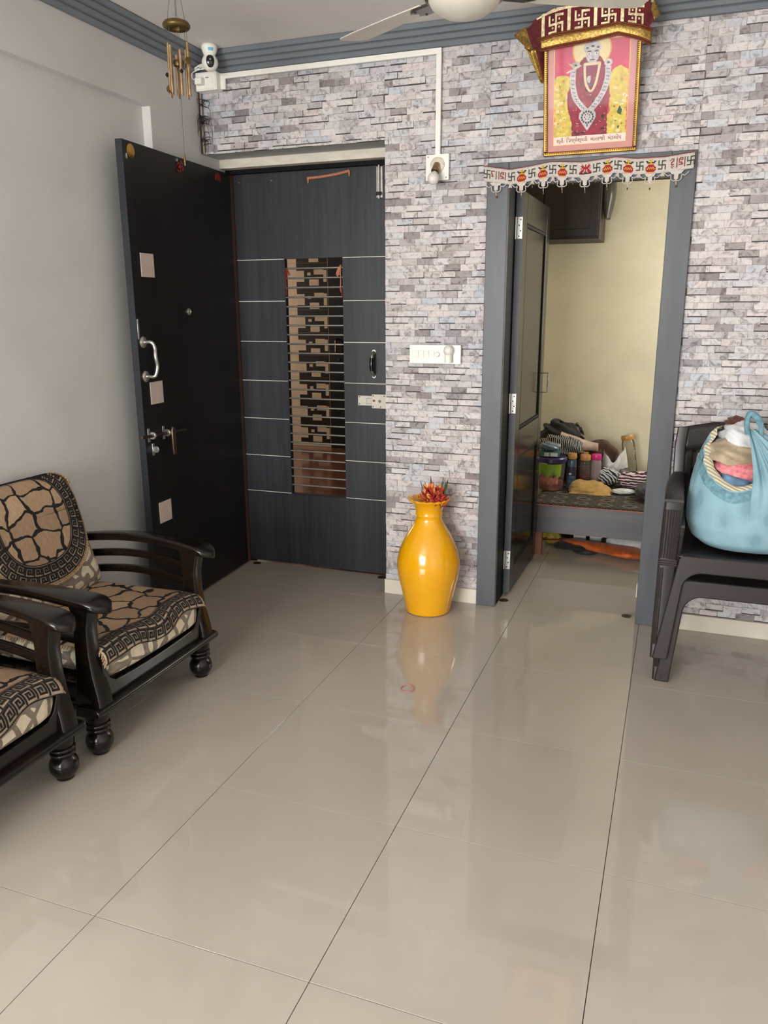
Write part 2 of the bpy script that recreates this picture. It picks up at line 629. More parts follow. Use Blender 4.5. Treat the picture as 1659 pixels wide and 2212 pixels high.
def lay(x0, x1, y0, y1):
    i0, i1 = math.floor(x0 / 0.6), math.ceil(x1 / 0.6)
    j0, j1 = math.floor(y0 / 0.6), math.ceil(y1 / 0.6)
    for i in range(i0, i1):
        for j in range(j0, j1):
            a, b = max(x0, i * 0.6 + GAP), min(x1, i * 0.6 + 0.6 - GAP)
            c, d = max(y0, j * 0.6 + GAP), min(y1, j * 0.6 + 0.6 - GAP)
            if b - a < 0.01 or d - c < 0.01:
                continue
            k = (round(b - a, 3), round(d - c, 3))
            if k in _tiles:
                o = _tiles[k].copy()
                C.objects.link(o)
            else:
                o = _tiles[k] = tile_mesh(*k)
            o.location = (a, c, 0)


lay(-0.565, XR, YR, YW)
lay(XL, 0.478, YW, 3.345)
lay(1.086, 1.78, YW, 3.25)
lay(0.60, 2.75, 3.25, 5.15)

# ceiling
struct('ceiling', MB().box(-0.70, XR + 0.1, YR - 0.1, YW + 0.2, ZC, ZC + 0.1), M_ceil, 'plain off white ceiling of the living room', 'ceiling', smooth=0)

# left wall with its shallow full-height recess and a window opening behind the camera
wl = MB()
for y0, y1, z0, z1 in ((YR, -2.9, 0, 2.41), (-2.9, -1.6, 0, 0.5), (-2.9, -1.6, 2.3, 2.41), (-1.6, 2.66, 0, 2.41)):
    wl.box(-0.72, -0.565, y0, y1, z0, z1)
wl.box(-0.72, XL, YR, 2.66, 2.41, ZC).box(-0.72, XL, 2.66, 3.46, 0, ZC)
struct('wall_left', wl, M_wall, 'plain grey painted left wall with a shallow recess', 'wall', smooth=0)
# wall behind the camera with a window opening, and the right wall
wr = MB().box(1.3, XR, YR - 0.12, YR, 0, ZC).box(-0.72, -0.6, YR - 0.12, YR, 0, ZC).box(-0.6, 1.3, YR - 0.12, YR, 0, 0.5).box(-0.6, 1.3, YR - 0.12, YR, 2.3, ZC)
struct('wall_rear', wr, M_wall, 'grey painted wall behind the camera with a wide window opening', 'wall', smooth=0)
struct('wall_right', MB().box(XR, XR + 0.12, YR - 0.12, 3.25, 0, ZC), M_wall, 'grey painted right wall outside the view', 'wall', smooth=0)
for nm, bars, lb in (('window_1', [(-0.6, -0.56, 0.5, 2.3), (1.26, 1.3, 0.5, 2.3), (-0.6, 1.3, 0.5, 0.54), (-0.6, 1.3, 2.26, 2.3), (0.33, 0.37, 0.5, 2.3)], 'white sliding window frame behind the camera'),):
    mb = MB()
    for a, b, c, d in bars:
        mb.box(a, b, YR - 0.05, YR - 0.01, c, d)
    struct(nm, mb, M_white, lb, 'window', smooth=0)
mb = MB()
for a, b, c, d in [(-2.9, -2.86, 0.5, 2.3), (-1.64, -1.6, 0.5, 2.3), (-2.9, -1.6, 0.5, 0.54), (-2.9, -1.6, 2.26, 2.3), (-2.27, -2.23, 0.5, 2.3)]:
    mb.box(-0.63, -0.59, a, b, c, d)
struct('window_2', mb, M_white, 'white window frame in the left wall beside the camera', 'window', smooth=0)

# back wall: plaster core with two openings, brick facing in front
RECTS = [(XL, 0.482, 2.27, 2.636), (0.482, 0.987, 0.078, 2.636), (0.987, 1.881, 2.135, 2.636), (1.881, XR, 0.078, 2.636)]
wb = MB()
wb.box(XL, 0.482, 3.098, 3.30, 2.27, ZC).box(0.482, 0.987, 3.098, 3.345, 0, ZC).box(0.987, 1.881, 3.098, 3.25, 2.135, ZC).box(1.881, XR + 0.1, 3.098, 3.25, 0, ZC)
wall_back = struct('wall_back', wb, M_soffit, 'back wall faced with small grey and pink stone bricks', 'wall', smooth=0)
mb = MB()
for a, b, c, d in RECTS:
    mb.box(a, b, 3.0925, 3.098, c, d)
mb.build('joint_bed', M_mortar, wall_back, smooth=0)

BL, BH = 0.0795, 0.0306
rnd = random.Random(5)


def brick_verts(mb, x0, x1, z0, z1, rr, dark, back=0.012, jit=0.0009, yo=0.0):
    g = 0.0004
    x0, x1, z0, z1 = x0 + g, x1 - g, z0 + g, z1 - g
    xs = [x0, x0 + (x1 - x0) * rr.uniform(0.25, 0.45), x0 + (x1 - x0) * rr.uniform(0.6, 0.8), x1]
    zs = [z0, z0 + (z1 - z0) * 0.14, z1]
    o = len(mb.v)
    vs = [(x, yo + rr.uniform(-jit, jit) + (0.0007 if i in (0, 3) or j in (0, 2) else 0), z) for j, z in enumerate(zs) for i, x in enumerate(xs)]
    ring = [0, 1, 2, 3, 7, 11, 10, 9, 8, 4]
    bk = [(vs[i][0], back, vs[i][2]) for i in ring]
    mb.add(vs + bk, [])
    for j in range(2):
        for i in range(3):
            a = o + j * 4 + i
            mb.f.append([a, a + 1, a + 5, a + 4])
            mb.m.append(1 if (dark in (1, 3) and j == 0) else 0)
    if dark in (2, 3):       # printed dark right-hand edge
        pass
    n = len(ring)
    for i in range(n):
        j = (i + 1) % n
        mb.f.append([o + ring[i], o + 12 + i, o + 12 + j, o + ring[j]])
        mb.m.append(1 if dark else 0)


variants = []
for k in range(14):
    mb = MB()
    rv = random.Random(100 + k)
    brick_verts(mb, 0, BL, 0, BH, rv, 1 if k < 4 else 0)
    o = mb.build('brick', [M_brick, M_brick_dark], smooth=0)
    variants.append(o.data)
    bpy.data.objects.remove(o)

cells = []
for ri, (X0, X1, Z0, Z1) in enumerate(RECTS):
    k0, k1 = math.floor((Z0 - 0.078) / BH), math.ceil((Z1 - 0.078) / BH)
    for k in range(k0, k1):
        z0, z1 = 0.078 + k * BH, 0.078 + (k + 1) * BH
        off = ((k * 37) % 7) / 7 * BL
        i0, i1 = math.floor((X0 - off) / BL), math.ceil((X1 - off) / BL)
        for i in range(i0, i1):
            x0, x1 = off + i * BL, off + (i + 1) * BL
            a, b, c, d = max(x0, X0), min(x1, X1), max(z0, Z0), min(z1, Z1)
            if b - a < 0.006 or d - c < 0.004:
                continue
            full = (b - a > BL - 1e-4) and (d - c > BH - 1e-4)
            hid = (a > 1.9 and c < 1.05) or (1.2 < a < 1.68 and c > 2.14) or a > 2.37 or (a > 1.9 and d > 2.6)
            dist = sqrt((a - 1.878) ** 2 + (3.82) ** 2 + (c - 1.49) ** 2)
            cells.append((a, b, c, d, full, hid, dist))
order = sorted([i for i, c_ in enumerate(cells) if c_[4] and not c_[5]], key=lambda i: cells[i][6])
single = set(order[:300])
stuff = MB()
for i, (a, b, c, d, full, hid, dist) in enumerate(cells):
    proud = rnd.choice((0.0, 0.0, 0.002, 0.0035, 0.005, -0.001))
    vi = rnd.randrange(14)
    if i in single:
        o = bpy.data.objects.new('brick', variants[vi])
        C.objects.link(o)
        o.parent = wall_back
        o.location = (a, 3.0885 - proud, c)
    else:
        rv = random.Random(9000 + i)
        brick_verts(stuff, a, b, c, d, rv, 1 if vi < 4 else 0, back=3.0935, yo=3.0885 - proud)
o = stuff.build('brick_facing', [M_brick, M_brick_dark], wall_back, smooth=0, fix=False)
o['kind'] = 'stuff'

# skirting
struct('baseboard_back', MB().box(0.478, 0.987, 3.072, 3.092, 0, 0.078).box(1.881, XR, 3.072, 3.092, 0, 0.078), M_skirt,
       'cream skirting tile along the foot of the brick wall', 'skirting', smooth=0, bevel=0.002)

# stepped cornice
prof = [(-0.006, 2.636), (0.016, 2.636)]
for k in range(4):
    d0, z0 = 0.016 + 0.0225 * k, 2.636 + 0.021 * k
    prof += [(d0 + 0.002, z0 + 0.002), (d0 + 0.013, z0 + 0.0165), (d0 + 0.008, z0 + 0.0185), (d0 + 0.0105, z0 + 0.021)]
prof += [(0.096, 2.724), (-0.006, 2.724)]
mb = MB()
mb.loft([[(XL + d, YW - d, z) for d, z in prof], [(XR, YW - d, z) for d, z in prof]])
struct('trim_1', mb, M_cornice, 'slate grey stepped cornice above the brick wall', 'cornice', smooth=0)
mb = MB()
mb.loft([[(XL + d, YW - d, z) for d, z in prof], [(XL + d, YR, z) for d, z in prof]])
struct('trim_2', mb, M_cornice, 'slate grey stepped cornice above the left wall', 'cornice', smooth=0)

# entrance lintel, frame
mb = MB().box(XL, 0.482, 3.245, 3.305, 2.226, 2.272)
struct('trim_3', mb, M_cream, 'chipped cream lintel strip above the grille door', 'lintel', smooth=0, bevel=0.003)
mb = MB().box(XL, 0.50, 3.30, 3.40, 2.205, 2.30).box(0.455, 0.50, 3.32, 3.40, 0, 2.21).box(XL, -0.492, 3.335, 3.40, 0, 2.21)
struct('trim_4', mb, M_jambdark, 'dark frame around the grille door', 'door frame', smooth=0)
struct('trim_5', MB().box(XL, -0.494, 3.292, 3.334, 0, 2.205), M_brownpost, 'narrow brown wooden post between the open black door and the grille door', 'door frame', smooth=0, bevel=0.002)

# bedroom door frame: two jambs and a head
for nm, lb, a, b in (('trim_6', 'slate grey left jamb of the bedroom doorway next to the yellow vase', 0.987, 1.086), ('trim_7', 'slate grey right jamb of the bedroom doorway next to the plastic chairs', 1.78, 1.881)):
    t = thing(nm, lb, 'door jamb', kind='structure')
    MB().box(a, b, 3.066, 3.098, 0, 2.135).build('face_board', M_jamb, t, smooth=0, bevel=0.003)
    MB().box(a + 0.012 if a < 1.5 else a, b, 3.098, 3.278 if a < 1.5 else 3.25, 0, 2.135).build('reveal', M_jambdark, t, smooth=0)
mb = MB().box(1.086, 1.78, 3.066, 3.098, 2.035, 2.135)
t = thing('trim_8', 'slate grey head of the bedroom door frame behind the embroidered hanging', 'door frame', kind='structure')
mb.build('face_board', M_jamb, t, smooth=0, bevel=0.003)
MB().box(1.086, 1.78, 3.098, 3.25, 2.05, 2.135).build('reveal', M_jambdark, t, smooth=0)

# bedroom behind the doorway
struct('wall_bedroom_back', MB().box(0.5, 2.8, 5.15, 5.25, 0, 2.75), M_yellow_wall, 'pale yellow wall at the back of the bedroom', 'wall', smooth=0)
struct('wall_bedroom_left', MB().box(0.5, 0.6, 3.25, 5.25, 0, 2.75), M_yellow_wall, 'pale yellow side wall of the bedroom behind the inner door', 'wall', smooth=0)
mb = MB().box(2.75, 2.85, 3.25, 4.5, 0, 2.75).box(2.75, 2.85, 5.1, 5.25, 0, 2.75).box(2.75, 2.85, 4.5, 5.1, 0, 1.25).box(2.75, 2.85, 4.5, 5.1, 2.15, 2.75)
struct('wall_bedroom_right', mb, M_yellow_wall, 'pale yellow bedroom wall with a window out of view', 'wall', smooth=0)
struct('ceiling_bedroom', MB().box(0.5, 2.85, 3.1, 5.25, 2.75, 2.85), M_ceil, 'bedroom ceiling out of view', 'ceiling', smooth=0)
mb = MB()
struct('wall_bedroom_front', MB().box(0.60, 1.0, 3.25, 3.255, 0, 2.75).box(1.88, 2.75, 3.25, 3.255, 0, 2.75).box(1.0, 1.88, 3.25, 3.255, 2.14, 2.75), M_yellow_wall, 'bedroom side of the wall with the doorway', 'wall', smooth=0)

# lobby behind the grille door
M_granite = mat('red_brown_granite', (136, 80, 54), 0.16, var=0.35, scale=(5, 9, 9), coat=0.3)
M_lobby = mat('cream_lobby_tile', (206, 182, 154), 0.35, var=0.1, scale=(7, 7, 7))
M_lobbydark = mat('dark_brown_lobby_tile', (42, 31, 25), 0.3, var=0.4, scale=(14, 14, 14))
M_lobbywall = mat('lobby_paint', (150, 140, 126), 0.8, var=0.05)
struct('floor_lobby', MB().box(-4.2, 0.5, 3.345, 7.4, -0.1, -0.002), M_granite, 'red brown polished stone floor of the lobby behind the grille', 'floor', smooth=0)
wlob = struct('wall_lobby_back', MB().box(-4.2, 0.5, 7.306, 7.4, 0, 2.75), M_lobby, 'lobby wall of cream and dark brown patterned tiles behind the grille', 'wall', smooth=0)
struct('wall_lobby_left', MB().box(-4.3, -4.2, 3.40, 7.4, 0, 2.75), M_lobbywall, 'plain left wall of the lobby', 'wall', smooth=0)
struct('wall_lobby_right', MB().box(0.5, 0.51, 3.46, 7.4, 0, 2.75), M_lobbywall, 'plain right wall of the lobby', 'wall', smooth=0)
struct('wall_lobby_front', MB().box(-4.2, XL, 3.44, 3.46, 0, 2.75).box(XL, 0.5, 3.40, 3.42, 2.30, 2.75), M_lobbywall, 'lobby side of the entrance wall', 'wall', smooth=0)
struct('ceiling_lobby', MB().box(-4.3, 0.51, 3.36, 7.4, 2.75, 2.85), M_ceil, 'lobby ceiling out of view', 'ceiling', smooth=0)
# one printed tile 0.5 m wide, 0.242 m high, repeated up the wall
TP = 0.242
mb = MB()
mp = lambda a, b, c: (a, -c, b)
X_ = lambda x: x + 2.22


def rect(mb, x0, x1, z0, z1, c, mi):
    mb.prism([(x0, z0), (x1, z0), (x1, z1), (x0, z1)], 0, c, mp, mi)


g_ = 0.0012
rect(mb, g_, 0.50 - g_, g_, TP - g_, 0.004, 1)                 # dark body
rect(mb, g_, 0.141, g_, TP - g_, 0.0055, 0)                    # cream column
rect(mb, 0.141, 0.232, 0.05, 0.165, 0.0055, 0)
rect(mb, 0.27, 0.309, 0.115, 0.145, 0.0055, 0)
rect(mb, 0.348, 0.459, 0.123, 0.177, 0.0055, 0)
rect(mb, 0.292, 0.403, 0.009, 0.074, 0.0055, 0)
rect(mb, 0.459, 0.497, 0.046, 0.169, 0.0055, 0)
base = mb.build('tile', [M_lobby, M_lobbydark], wlob, smooth=0)
base.location = (-2.22, 7.305, 1.738 - 7 * TP)
for k in range(11):
    for c_ in (-1, 0):
        if (k, c_) == (0, 0):
            continue
        o = base.copy()
        C.objects.link(o)
        o.location = (-2.22 + 0.50 * c_, 7.305, 1.738 + (k - 7) * TP)
# neighbour's dark door
t = thing('door_4', 'dark wooden door across the lobby seen through the grille bars', 'door', (-1.70, 7.30, 0), kind='structure')
MB().box(0, 0.95, -0.02, 0.0, 0, 2.15).build('leaf', M_wenge, t, smooth=0)
mb = MB().tube([(0.10, -0.025, 1.19), (0.10, -0.07, 1.17), (0.10, -0.07, 1.06), (0.10, -0.025, 1.04)], 0.011)
mb.build('handle', M_bronze, t)
MB().lathe([(0.014, 0), (0.016, 0.008), (0.010, 0.016)], n=14, M=Matrix.Translation((0.115, -0.02, 0.972)) @ Matrix.Rotation(pi / 2, 4, 'X')).build('lock', M_bronze, t)
# ------------------------------------------------------------------ open black main door
H = Vector((-0.487, 3.29, 0))
d1 = thing('door_1', 'open black wooden main door with steel pull handle and three pale square plates', 'door', H, atan2(-0.97, 0.052), kind='structure')
MB().box(0, 0.97, -0.034, 0, 0.012, 2.205).build('leaf', M_wenge, d1, smooth=0, bevel=0.0015)
MB().box(0.97, 0.9715, -0.034, -0.0005, 0.012, 2.205).build('edge_band', M_edge, d1, smooth=0)
for z in (1.692, 1.114, 0.533):
    MB().box(0.797, 0.902, 0, 0.003, z - 0.052, z + 0.052).build('square_plate', M_plate, d1, smooth=0, bevel=0.001)
RX = Matrix.Rotation(-pi / 2, 4, 'X')         # lathe axis -> +y


def disc(prof, u, z, y=0.0):
    return MB().lathe(prof, n=24, M=Matrix.Translation((u, y, z)) @ RX)


disc([(0.017, 0), (0.017, 0.006), (0.012, 0.009), (0.011, 0.005)], 0.514, 1.486).build('peephole', M_steel, d1)
hd = MB()
hd.tube(smooth_path([(0.93, 0.006, 1.351), (0.93, 0.045, 1.350), (0.924, 0.056, 1.325), (0.932, 0.062, 1.285), (0.922, 0.062, 1.245), (0.926, 0.056, 1.21), (0.93, 0.045, 1.196), (0.93, 0.006, 1.196)], 5), 0.0085, 10)
hd = hd.build('pull_handle', M_steel, d1)
for z in (1.351, 1.196):
    disc([(0.026, 0), (0.026, 0.004), (0.021, 0.009), (0.010, 0.011)], 0.93, z).build('rose', M_steel, hd)
MB().box(0.955, 0.967, 0, 0.004, 1.365, 1.455).build('lock_strip', M_steel, d1, bevel=0.001)
MB().box(0.915, 0.967, 0, 0.0012, 1.085, 1.150).build('cover_plate', M_wenge, d1, smooth=0)
# sliding bolt with hanging lever
ald = MB().tube([(1.035, 0.026, 0.925), (0.66, 0.026, 0.912)], 0.0075, 10).build('bolt_rod', M_bronze, d1)
for u, z in ((0.94, 0.922), (0.815, 0.918)):
    mb = MB().box(u - 0.009, u + 0.009, 0, 0.003, z - 0.032, z + 0.032)
    mb.lathe([(0.017, -0.007), (0.019, 0), (0.017, 0.007)], n=16, M=Matrix.Translation((u, 0.022, z)) @ Matrix.Rotation(pi / 2, 4, 'Y'))
    mb.build('bracket', M_steel, ald, bevel=0.001)
MB().loft([[(u, y, z) for u, y in rrect(0.800, 0.044, w_, 0.007, 0.005)] for z, w_ in ((0.945, 0.008), (0.93, 0.016), (0.90, 0.015), (0.83, 0.014), (0.812, 0.010))]).build('lever', M_bronze, ald)
mb = MB().box(0.904, 0.922, 0, 0.003, 0.822, 0.880)
mb.lathe([(0.016, -0.003), (0.016, 0.003)], n=16, M=Matrix.Translation((0.912, 0.016, 0.851)) @ Matrix.Rotation(pi / 2, 4, 'Y'))
mb.build('staple', M_steel, d1, bevel=0.001)
MB().lathe([(0.0075, 0), (0.0075, 0.001)], n=14, M=Matrix.Translation((0.908, 0.019, 0.851)) @ Matrix.Rotation(-pi / 2, 4, 'Y')).build('staple_hole', M_black, d1)
# ornaments stuck along the top
o = MB().lathe([(0.0295, 0), (0.0295, 0.002), (0.02, 0.0045), (0.004, 0.005)], n=24, M=Matrix.Translation((0.913, 0, 2.165)) @ RX)
o = o.build('gold_disc', M_gold, d1, label='round gold sticker')
mb = MB()
mpd = lambda a, b: (0.136 - a, 0.0035, 2.172 + b)
MB().prism([(-0.028, -0.018), (0.026, -0.018), (0.027, 0.002), (0.018, 0.016), (0, 0.02), (-0.018, 0.016), (-0.027, 0.004)], 0, 0.004, lambda a, b, c: (0.136 - a, c, 2.172 + b)).build('copper_plaque', M_copper, d1)
mb = MB()
om = [[(-0.018, 0.010), (-0.008, 0.017), (0.002, 0.010), (-0.006, 0.001), (0.003, -0.006), (0.0, -0.016), (-0.012, -0.018), (-0.019, -0.011)],
      [(-0.005, 0.001), (0.008, 0.002), (0.017, 0.008), (0.021, -0.002), (0.017, -0.011), (0.009, -0.010)],
      [(0.002, 0.020), (0.010, 0.016), (0.019, 0.021)]]
for st in om:
    mb.tube(smooth_path([(0.516 - a * 1.2, 0.004, 2.159 + b * 1.1) for a, b in st], 5), 0.0042, 6)
mb.lathe([(0.004, -0.003), (0.005, 0), (0.003, 0.003)], n=8, M=Matrix.Translation((0.516 - 0.013, 0.004, 2.186)) @ RX)
mb.build('om_symbol', M_copper, d1, label='copper red Om symbol')
MB().box(0.945, 0.951, 0, 0.004, 2.13, 2.15).build('hook', M_steel, d1)
MB().box(0.535, 0.540, 0, 0.006, 2.183, 2.196).build('hook', M_steel, d1)

# ------------------------------------------------------------------ closed grille (safety) door
SY = 3.335
d2 = thing('door_2', 'closed charcoal safety door with a tall window of horizontal steel bars', 'door', (0, SY, 0), kind='structure')
WX0, WX1, WZ0, WZ1 = -0.20, 0.15, 0.447, 1.762
X0, X1 = -0.492, 0.458
T_ = 0.032
MB().box(X0, X1, 0, T_, WZ1 + 0.0015, 2.205).build('top_panel', M_charcoal, d2, smooth=0)
MB().box(X0, X1, 0, T_, 0.012, WZ0 - 0.0015).build('bottom_panel', M_charcoal, d2, smooth=0)
zs = [WZ0, 0.664, 0.882, 1.100, 1.320, 1.540, WZ1]
for k in range(6):
    for a, b in ((X0, WX0), (WX1, X1)):
        MB().box(a, b, 0, T_, zs[k] + 0.0015, zs[k + 1] - 0.0015).build('side_panel', M_charcoal, d2, smooth=0)
M_inlay = mat('pale_inlay_strip', (226, 222, 210), 0.4, var=0.06)
for z in zs:
    for a, b in ((X0, WX0), (WX1, X1)):
        MB().box(a, b, -0.0004, T_, z - 0.0017, z + 0.0017).build('inlay_strip', M_inlay, d2, smooth=0)
MB().box(WX0, WX1, 0, T_, WZ0 - 0.0035, WZ0 + 0.001).build('window_sill', M_edge, d2, smooth=0)
rod = MB().tube([(WX0 - 0.004, 0.010, 0), (WX1 + 0.004, 0.010, 0)], 0.0050, 10).build('grille_bar', M_steel, d2)
for k in range(25):
    z = 1.712 - k * (1.712 - 0.498) / 24
    if k == 0:
        rod.location.z = z
        continue
    o = rod.copy()
    C.objects.link(o)
    o.location.z = z
for a, b in ((WX0, WX0 + 0.004), (WX1 - 0.003, WX1)):
    MB().box(a, b, 0.002, T_, WZ0, WZ1).build('window_lining', M_edge, d2, smooth=0)
hh = MB().tube(smooth_path([(0.326, -0.002, 1.268), (0.326, -0.030, 1.250), (0.326, -0.036, 1.207), (0.326, -0.030, 1.163), (0.326, -0.002, 1.145)], 5), [0.010] * 21, 10)
hh = hh.build('door_handle', M_steel, d2)
MB().tube(smooth_path([(0.326, -0.036, 1.240), (0.326, -0.041, 1.207), (0.326, -0.036, 1.172)], 5), 0.011, 10).build('grip', M_black, hh)
for z in (1.272, 1.141):
    MB().lathe([(0.011, 0), (0.011, 0.004), (0.004, 0.006)], n=16, M=Matrix.Translation((0.326, 0, z)) @ Matrix.Rotation(pi / 2, 4, 'X')).build('fixing', M_white, hh)
lt = MB().box(0.231, 0.35, -0.006, 0, 0.980, 1.034).build('latch_plate', M_cream, d2, bevel=0.002)
MB().box(0.318, 0.458, -0.022, -0.002, 0.968, 1.045).build('lock_case', M_cream, lt, bevel=0.003)
MB().box(0.282, 0.318, -0.013, -0.006, 0.992, 1.022).build('sliding_bolt', M_steel, lt, bevel=0.002)
for a, b in ((0.328, 0.978), (0.328, 1.036), (0.370, 0.977), (0.392, 1.036), (0.240, 0.988), (0.240, 1.026)):
    yy = -0.022 if a > 0.30 else -0.006
    MB().lathe([(0.0032, 0), (0.0032, 0.001)], n=10, M=Matrix.Translation((a, yy, b)) @ Matrix.Rotation(pi / 2, 4, 'X')).build('screw', M_black, lt)
MB().lathe([(0.008, 0), (0.008, 0.004)], n=14, M=Matrix.Translation((0.366, -0.022, 1.008)) @ Matrix.Rotation(pi / 2, 4, 'X')).build('keyhole', M_bronze, lt)
MB().lathe([(0.007, 0), (0.007, 0.002)], n=14, M=Matrix.Translation((0.332, -0.022, 1.010)) @ Matrix.Rotation(pi / 2, 4, 'X')).build('red_badge', M_copper, lt)
tb = MB().box(0.346, 0.380, -0.004, 0, 2.05, 2.20).build('tower_bolt', M_steel, d2, bevel=0.001)
MB().tube([(0.363, -0.011, 2.045), (0.363, -0.011, 2.262)], 0.0065, 10).build('bolt_rod', M_steel, tb)
MB().box(0.349, 0.377, -0.018, -0.002, 2.228, 2.262).build('keeper', M_steel, tb, bevel=0.002)
MB().box(0.349, 0.377, -0.019, -0.002, 2.06, 2.078).build('guide', M_black, tb, bevel=0.002)
for x in (-0.455, -0.255):
    MB().lathe([(0.005, 0), (0.003, 0.01)], n=8, M=Matrix.Translation((x, 0, 2.165)) @ Matrix.Rotation(pi / 2, 4, 'X')).build('hook', M_steel, d2)

M_orange = cloth('orange_thread', (206, 134, 98), 0.2, scale=(90, 90, 90))
M_redthread = cloth('red_thread', (140, 30, 30), 0.35, scale=(90, 90, 90))
# woven orange cord nailed across the top of the grille door
mb = MB()
for s in (0, 1, 2):
    pts = []
    for k in range(61):
        t = k / 60
        a = t * 50 + s * 2 * pi / 3
        pts.append((-0.040 + 0.235 * t, SY - 0.009 + 0.003 * sin(a), 2.165 + 0.022 * t * t + 0.003 * cos(a)))
    mb.tube(pts, 0.0042, 6)
for x, z in ((-0.040, 2.165), (0.195, 2.187)):
    mb.tube([(x, SY - 0.009, z + 0.006), (x + 0.003, SY - 0.008, z - 0.006), (x + 0.002, SY - 0.006, z - 0.026)], [0.004, 0.006, 0.002], 6)
tag(mb.build('braided_cord', M_orange), 'orange braided cord fixed across the top of the grille door', 'cord')
# thread knots tied to the bars
mb = MB()
rt = random.Random(3)
for k in range(7):
    a = rt.uniform(0, 6.28)
    mb.tube(smooth_path([(-0.188, SY + 0.002, 1.712), (-0.182 + 0.012 * cos(a), SY - 0.006, 1.695), (-0.180 + 0.016 * cos(a), SY - 0.006, 1.665 + 0.02 * rt.random())], 4), 0.0022, 5)
mb.tube([(-0.189, SY + 0.002, 1.715), (-0.190, SY - 0.002, 1.65), (-0.188, SY - 0.002, 1.57)], 0.003, 5)
tag(mb.build('thread_knot', M_redthread), 'dark red thread tied to the left end of the top grille bars', 'thread')
mb = MB()
for k in range(8):
    a = rt.uniform(0, 6.28)
    mb.tube(smooth_path([(0.137, SY + 0.004, 1.725), (0.132 + 0.01 * cos(a), SY - 0.006, 1.70), (0.128 + 0.014 * cos(a), SY - 0.008, 1.665 + 0.012 * rt.random())], 4), 0.0026, 5)
mb.tube(smooth_path([(0.136, SY, 1.715), (0.138, SY - 0.004, 1.64), (0.135, SY - 0.003, 1.60), (0.140, SY - 0.003, 1.585)], 4), 0.0025, 5)
o = mb.build('thread_knot', M_orange)
tag(o, 'orange thread tied to the right end of the top grille bars', 'thread')
MB().tube([(0.141, SY - 0.002, 1.61), (0.145, SY - 0.003, 1.57), (0.150, SY - 0.003, 1.553)], [0.002, 0.005, 0.002], 6).build('tassel', M_redthread, o)

# ------------------------------------------------------------------ bedroom door, opened inwards
d3 = thing('door_3', 'dark polished bedroom door standing open behind the left jamb', 'door', (1.088, 3.262, 0), radians(89.0), kind='structure')
# local x runs from the hinge into the bedroom, local -y faces the doorway
DW, DH = 0.74, 2.04
mb = MB()
for a, b, c, d in ((0, 0.10, 0.012, DH), (DW - 0.09, DW, 0.012, DH), (0.10, DW - 0.09, 0.012, 0.14), (0.10, DW - 0.09, 0.74, 0.88), (0.10, DW - 0.09, 1.90, DH)):
    mb.box(a, b, -0.034, 0, c, d)
mb.build('frame', M_doordark, d3, smooth=0, bevel=0.003)
MB().box(0.10, DW - 0.09, -0.026, -0.008, 0.88, 1.90).build('upper_panel', M_doordark, d3, smooth=0)
MB().box(0.10, DW - 0.09, -0.026, -0.008, 0.14, 0.74).build('lower_panel', M_doordark, d3, smooth=0)
for c, d in ((0.88, 1.90), (0.14, 0.74)):
    mb = MB()
    for a0, a1, b0, b1 in ((0.10, 0.118, c, d), (DW - 0.108, DW - 0.09, c, d), (0.10, DW - 0.09, c, c + 0.018), (0.10, DW - 0.09, d - 0.018, d)):
        mb.box(a0, a1, -0.033, -0.02, b0, b1)
    mb.build('moulding', M_jambdark, d3, smooth=0, bevel=0.004)
MB().box(-0.0015, 0, -0.034, 0, 0.012, DH).build('edge_band', M_jamb, d3, smooth=0)
for z in (1.87, 1.028, 0.198):
    hg = MB().box(-0.004, -0.0015, -0.033, -0.008, z - 0.05, z + 0.05).build('hinge', M_steel, d3, bevel=0.0005)
    MB().tube([(-0.006, -0.001, z - 0.05), (-0.006, -0.001, z + 0.05)], 0.005, 8).build('pin', M_steel, hg)
    for k in range(4):
        MB().lathe([(0.0035, 0), (0.0035, 0.0008)], n=8, M=Matrix.Translation((-0.004, -0.017 - 0.007 * (k % 2), z - 0.038 + 0.025 * k)) @ Matrix.Rotation(-pi / 2, 4, 'Y')).build('screw_hole', M_black, hg)
MB().tube([(DW - 0.03, -0.034, 1.13), (DW - 0.03, -0.068, 1.13), (DW - 0.03, -0.068, 1.02), (DW - 0.03, -0.034, 1.02)], 0.005, 8).build('door_handle', M_steel, d3)
# bolt keeper low on the right jamb
MB().box(1.774, 1.7795, 3.10, 3.122, 0.125, 0.195).build('bolt_keeper', M_cream, bpy.data.objects['trim_7'], bevel=0.002)

# brass bolt sockets let into the floor
M_sock = mat('dull_brass_socket', (88, 70, 48), 0.4, 0.7, var=0.4, scale=(40, 40, 40))
for lb, x, y in (('dark round floor socket at the foot of the hinge of the open black door', -0.430, 3.300), ('dark round floor socket at the grille door next to the brick strip', 0.375, 3.305),
                 ('dark round floor socket beside the left bedroom jamb', 1.112, 3.175), ('dark round floor socket beside the right bedroom jamb', 1.735, 3.162)):
    t = thing('floor_socket', lb, 'floor socket', (x, y, 0), group='bolt sockets in the floor')
    MB().lathe([(0.024, 0), (0.024, 0.002), (0.021, 0.003), (0.018, 0.0025)], n=24).build('rim', M_sock, t)
    MB().lathe([(0.008, 0.0025), (0.006, 0.0045), (0.002, 0.005)], n=12).build('centre_pin', M_sock, t)
# ------------------------------------------------------------------ wooden armchairs
OX = -0.2


def key_cell(a0, t0, w_, h_, flip=False):
    pts = [(0.0, 0.02), (0.0, 0.95), (0.86, 0.95), (0.86, 0.22), (0.30, 0.22), (0.30, 0.66), (0.58, 0.66), (0.58, 0.46)]
    if flip:
        pts = [(x, 1 - y) for x, y in pts]
    return [(a0 + x * w_, t0 + y * h_) for x, y in pts]


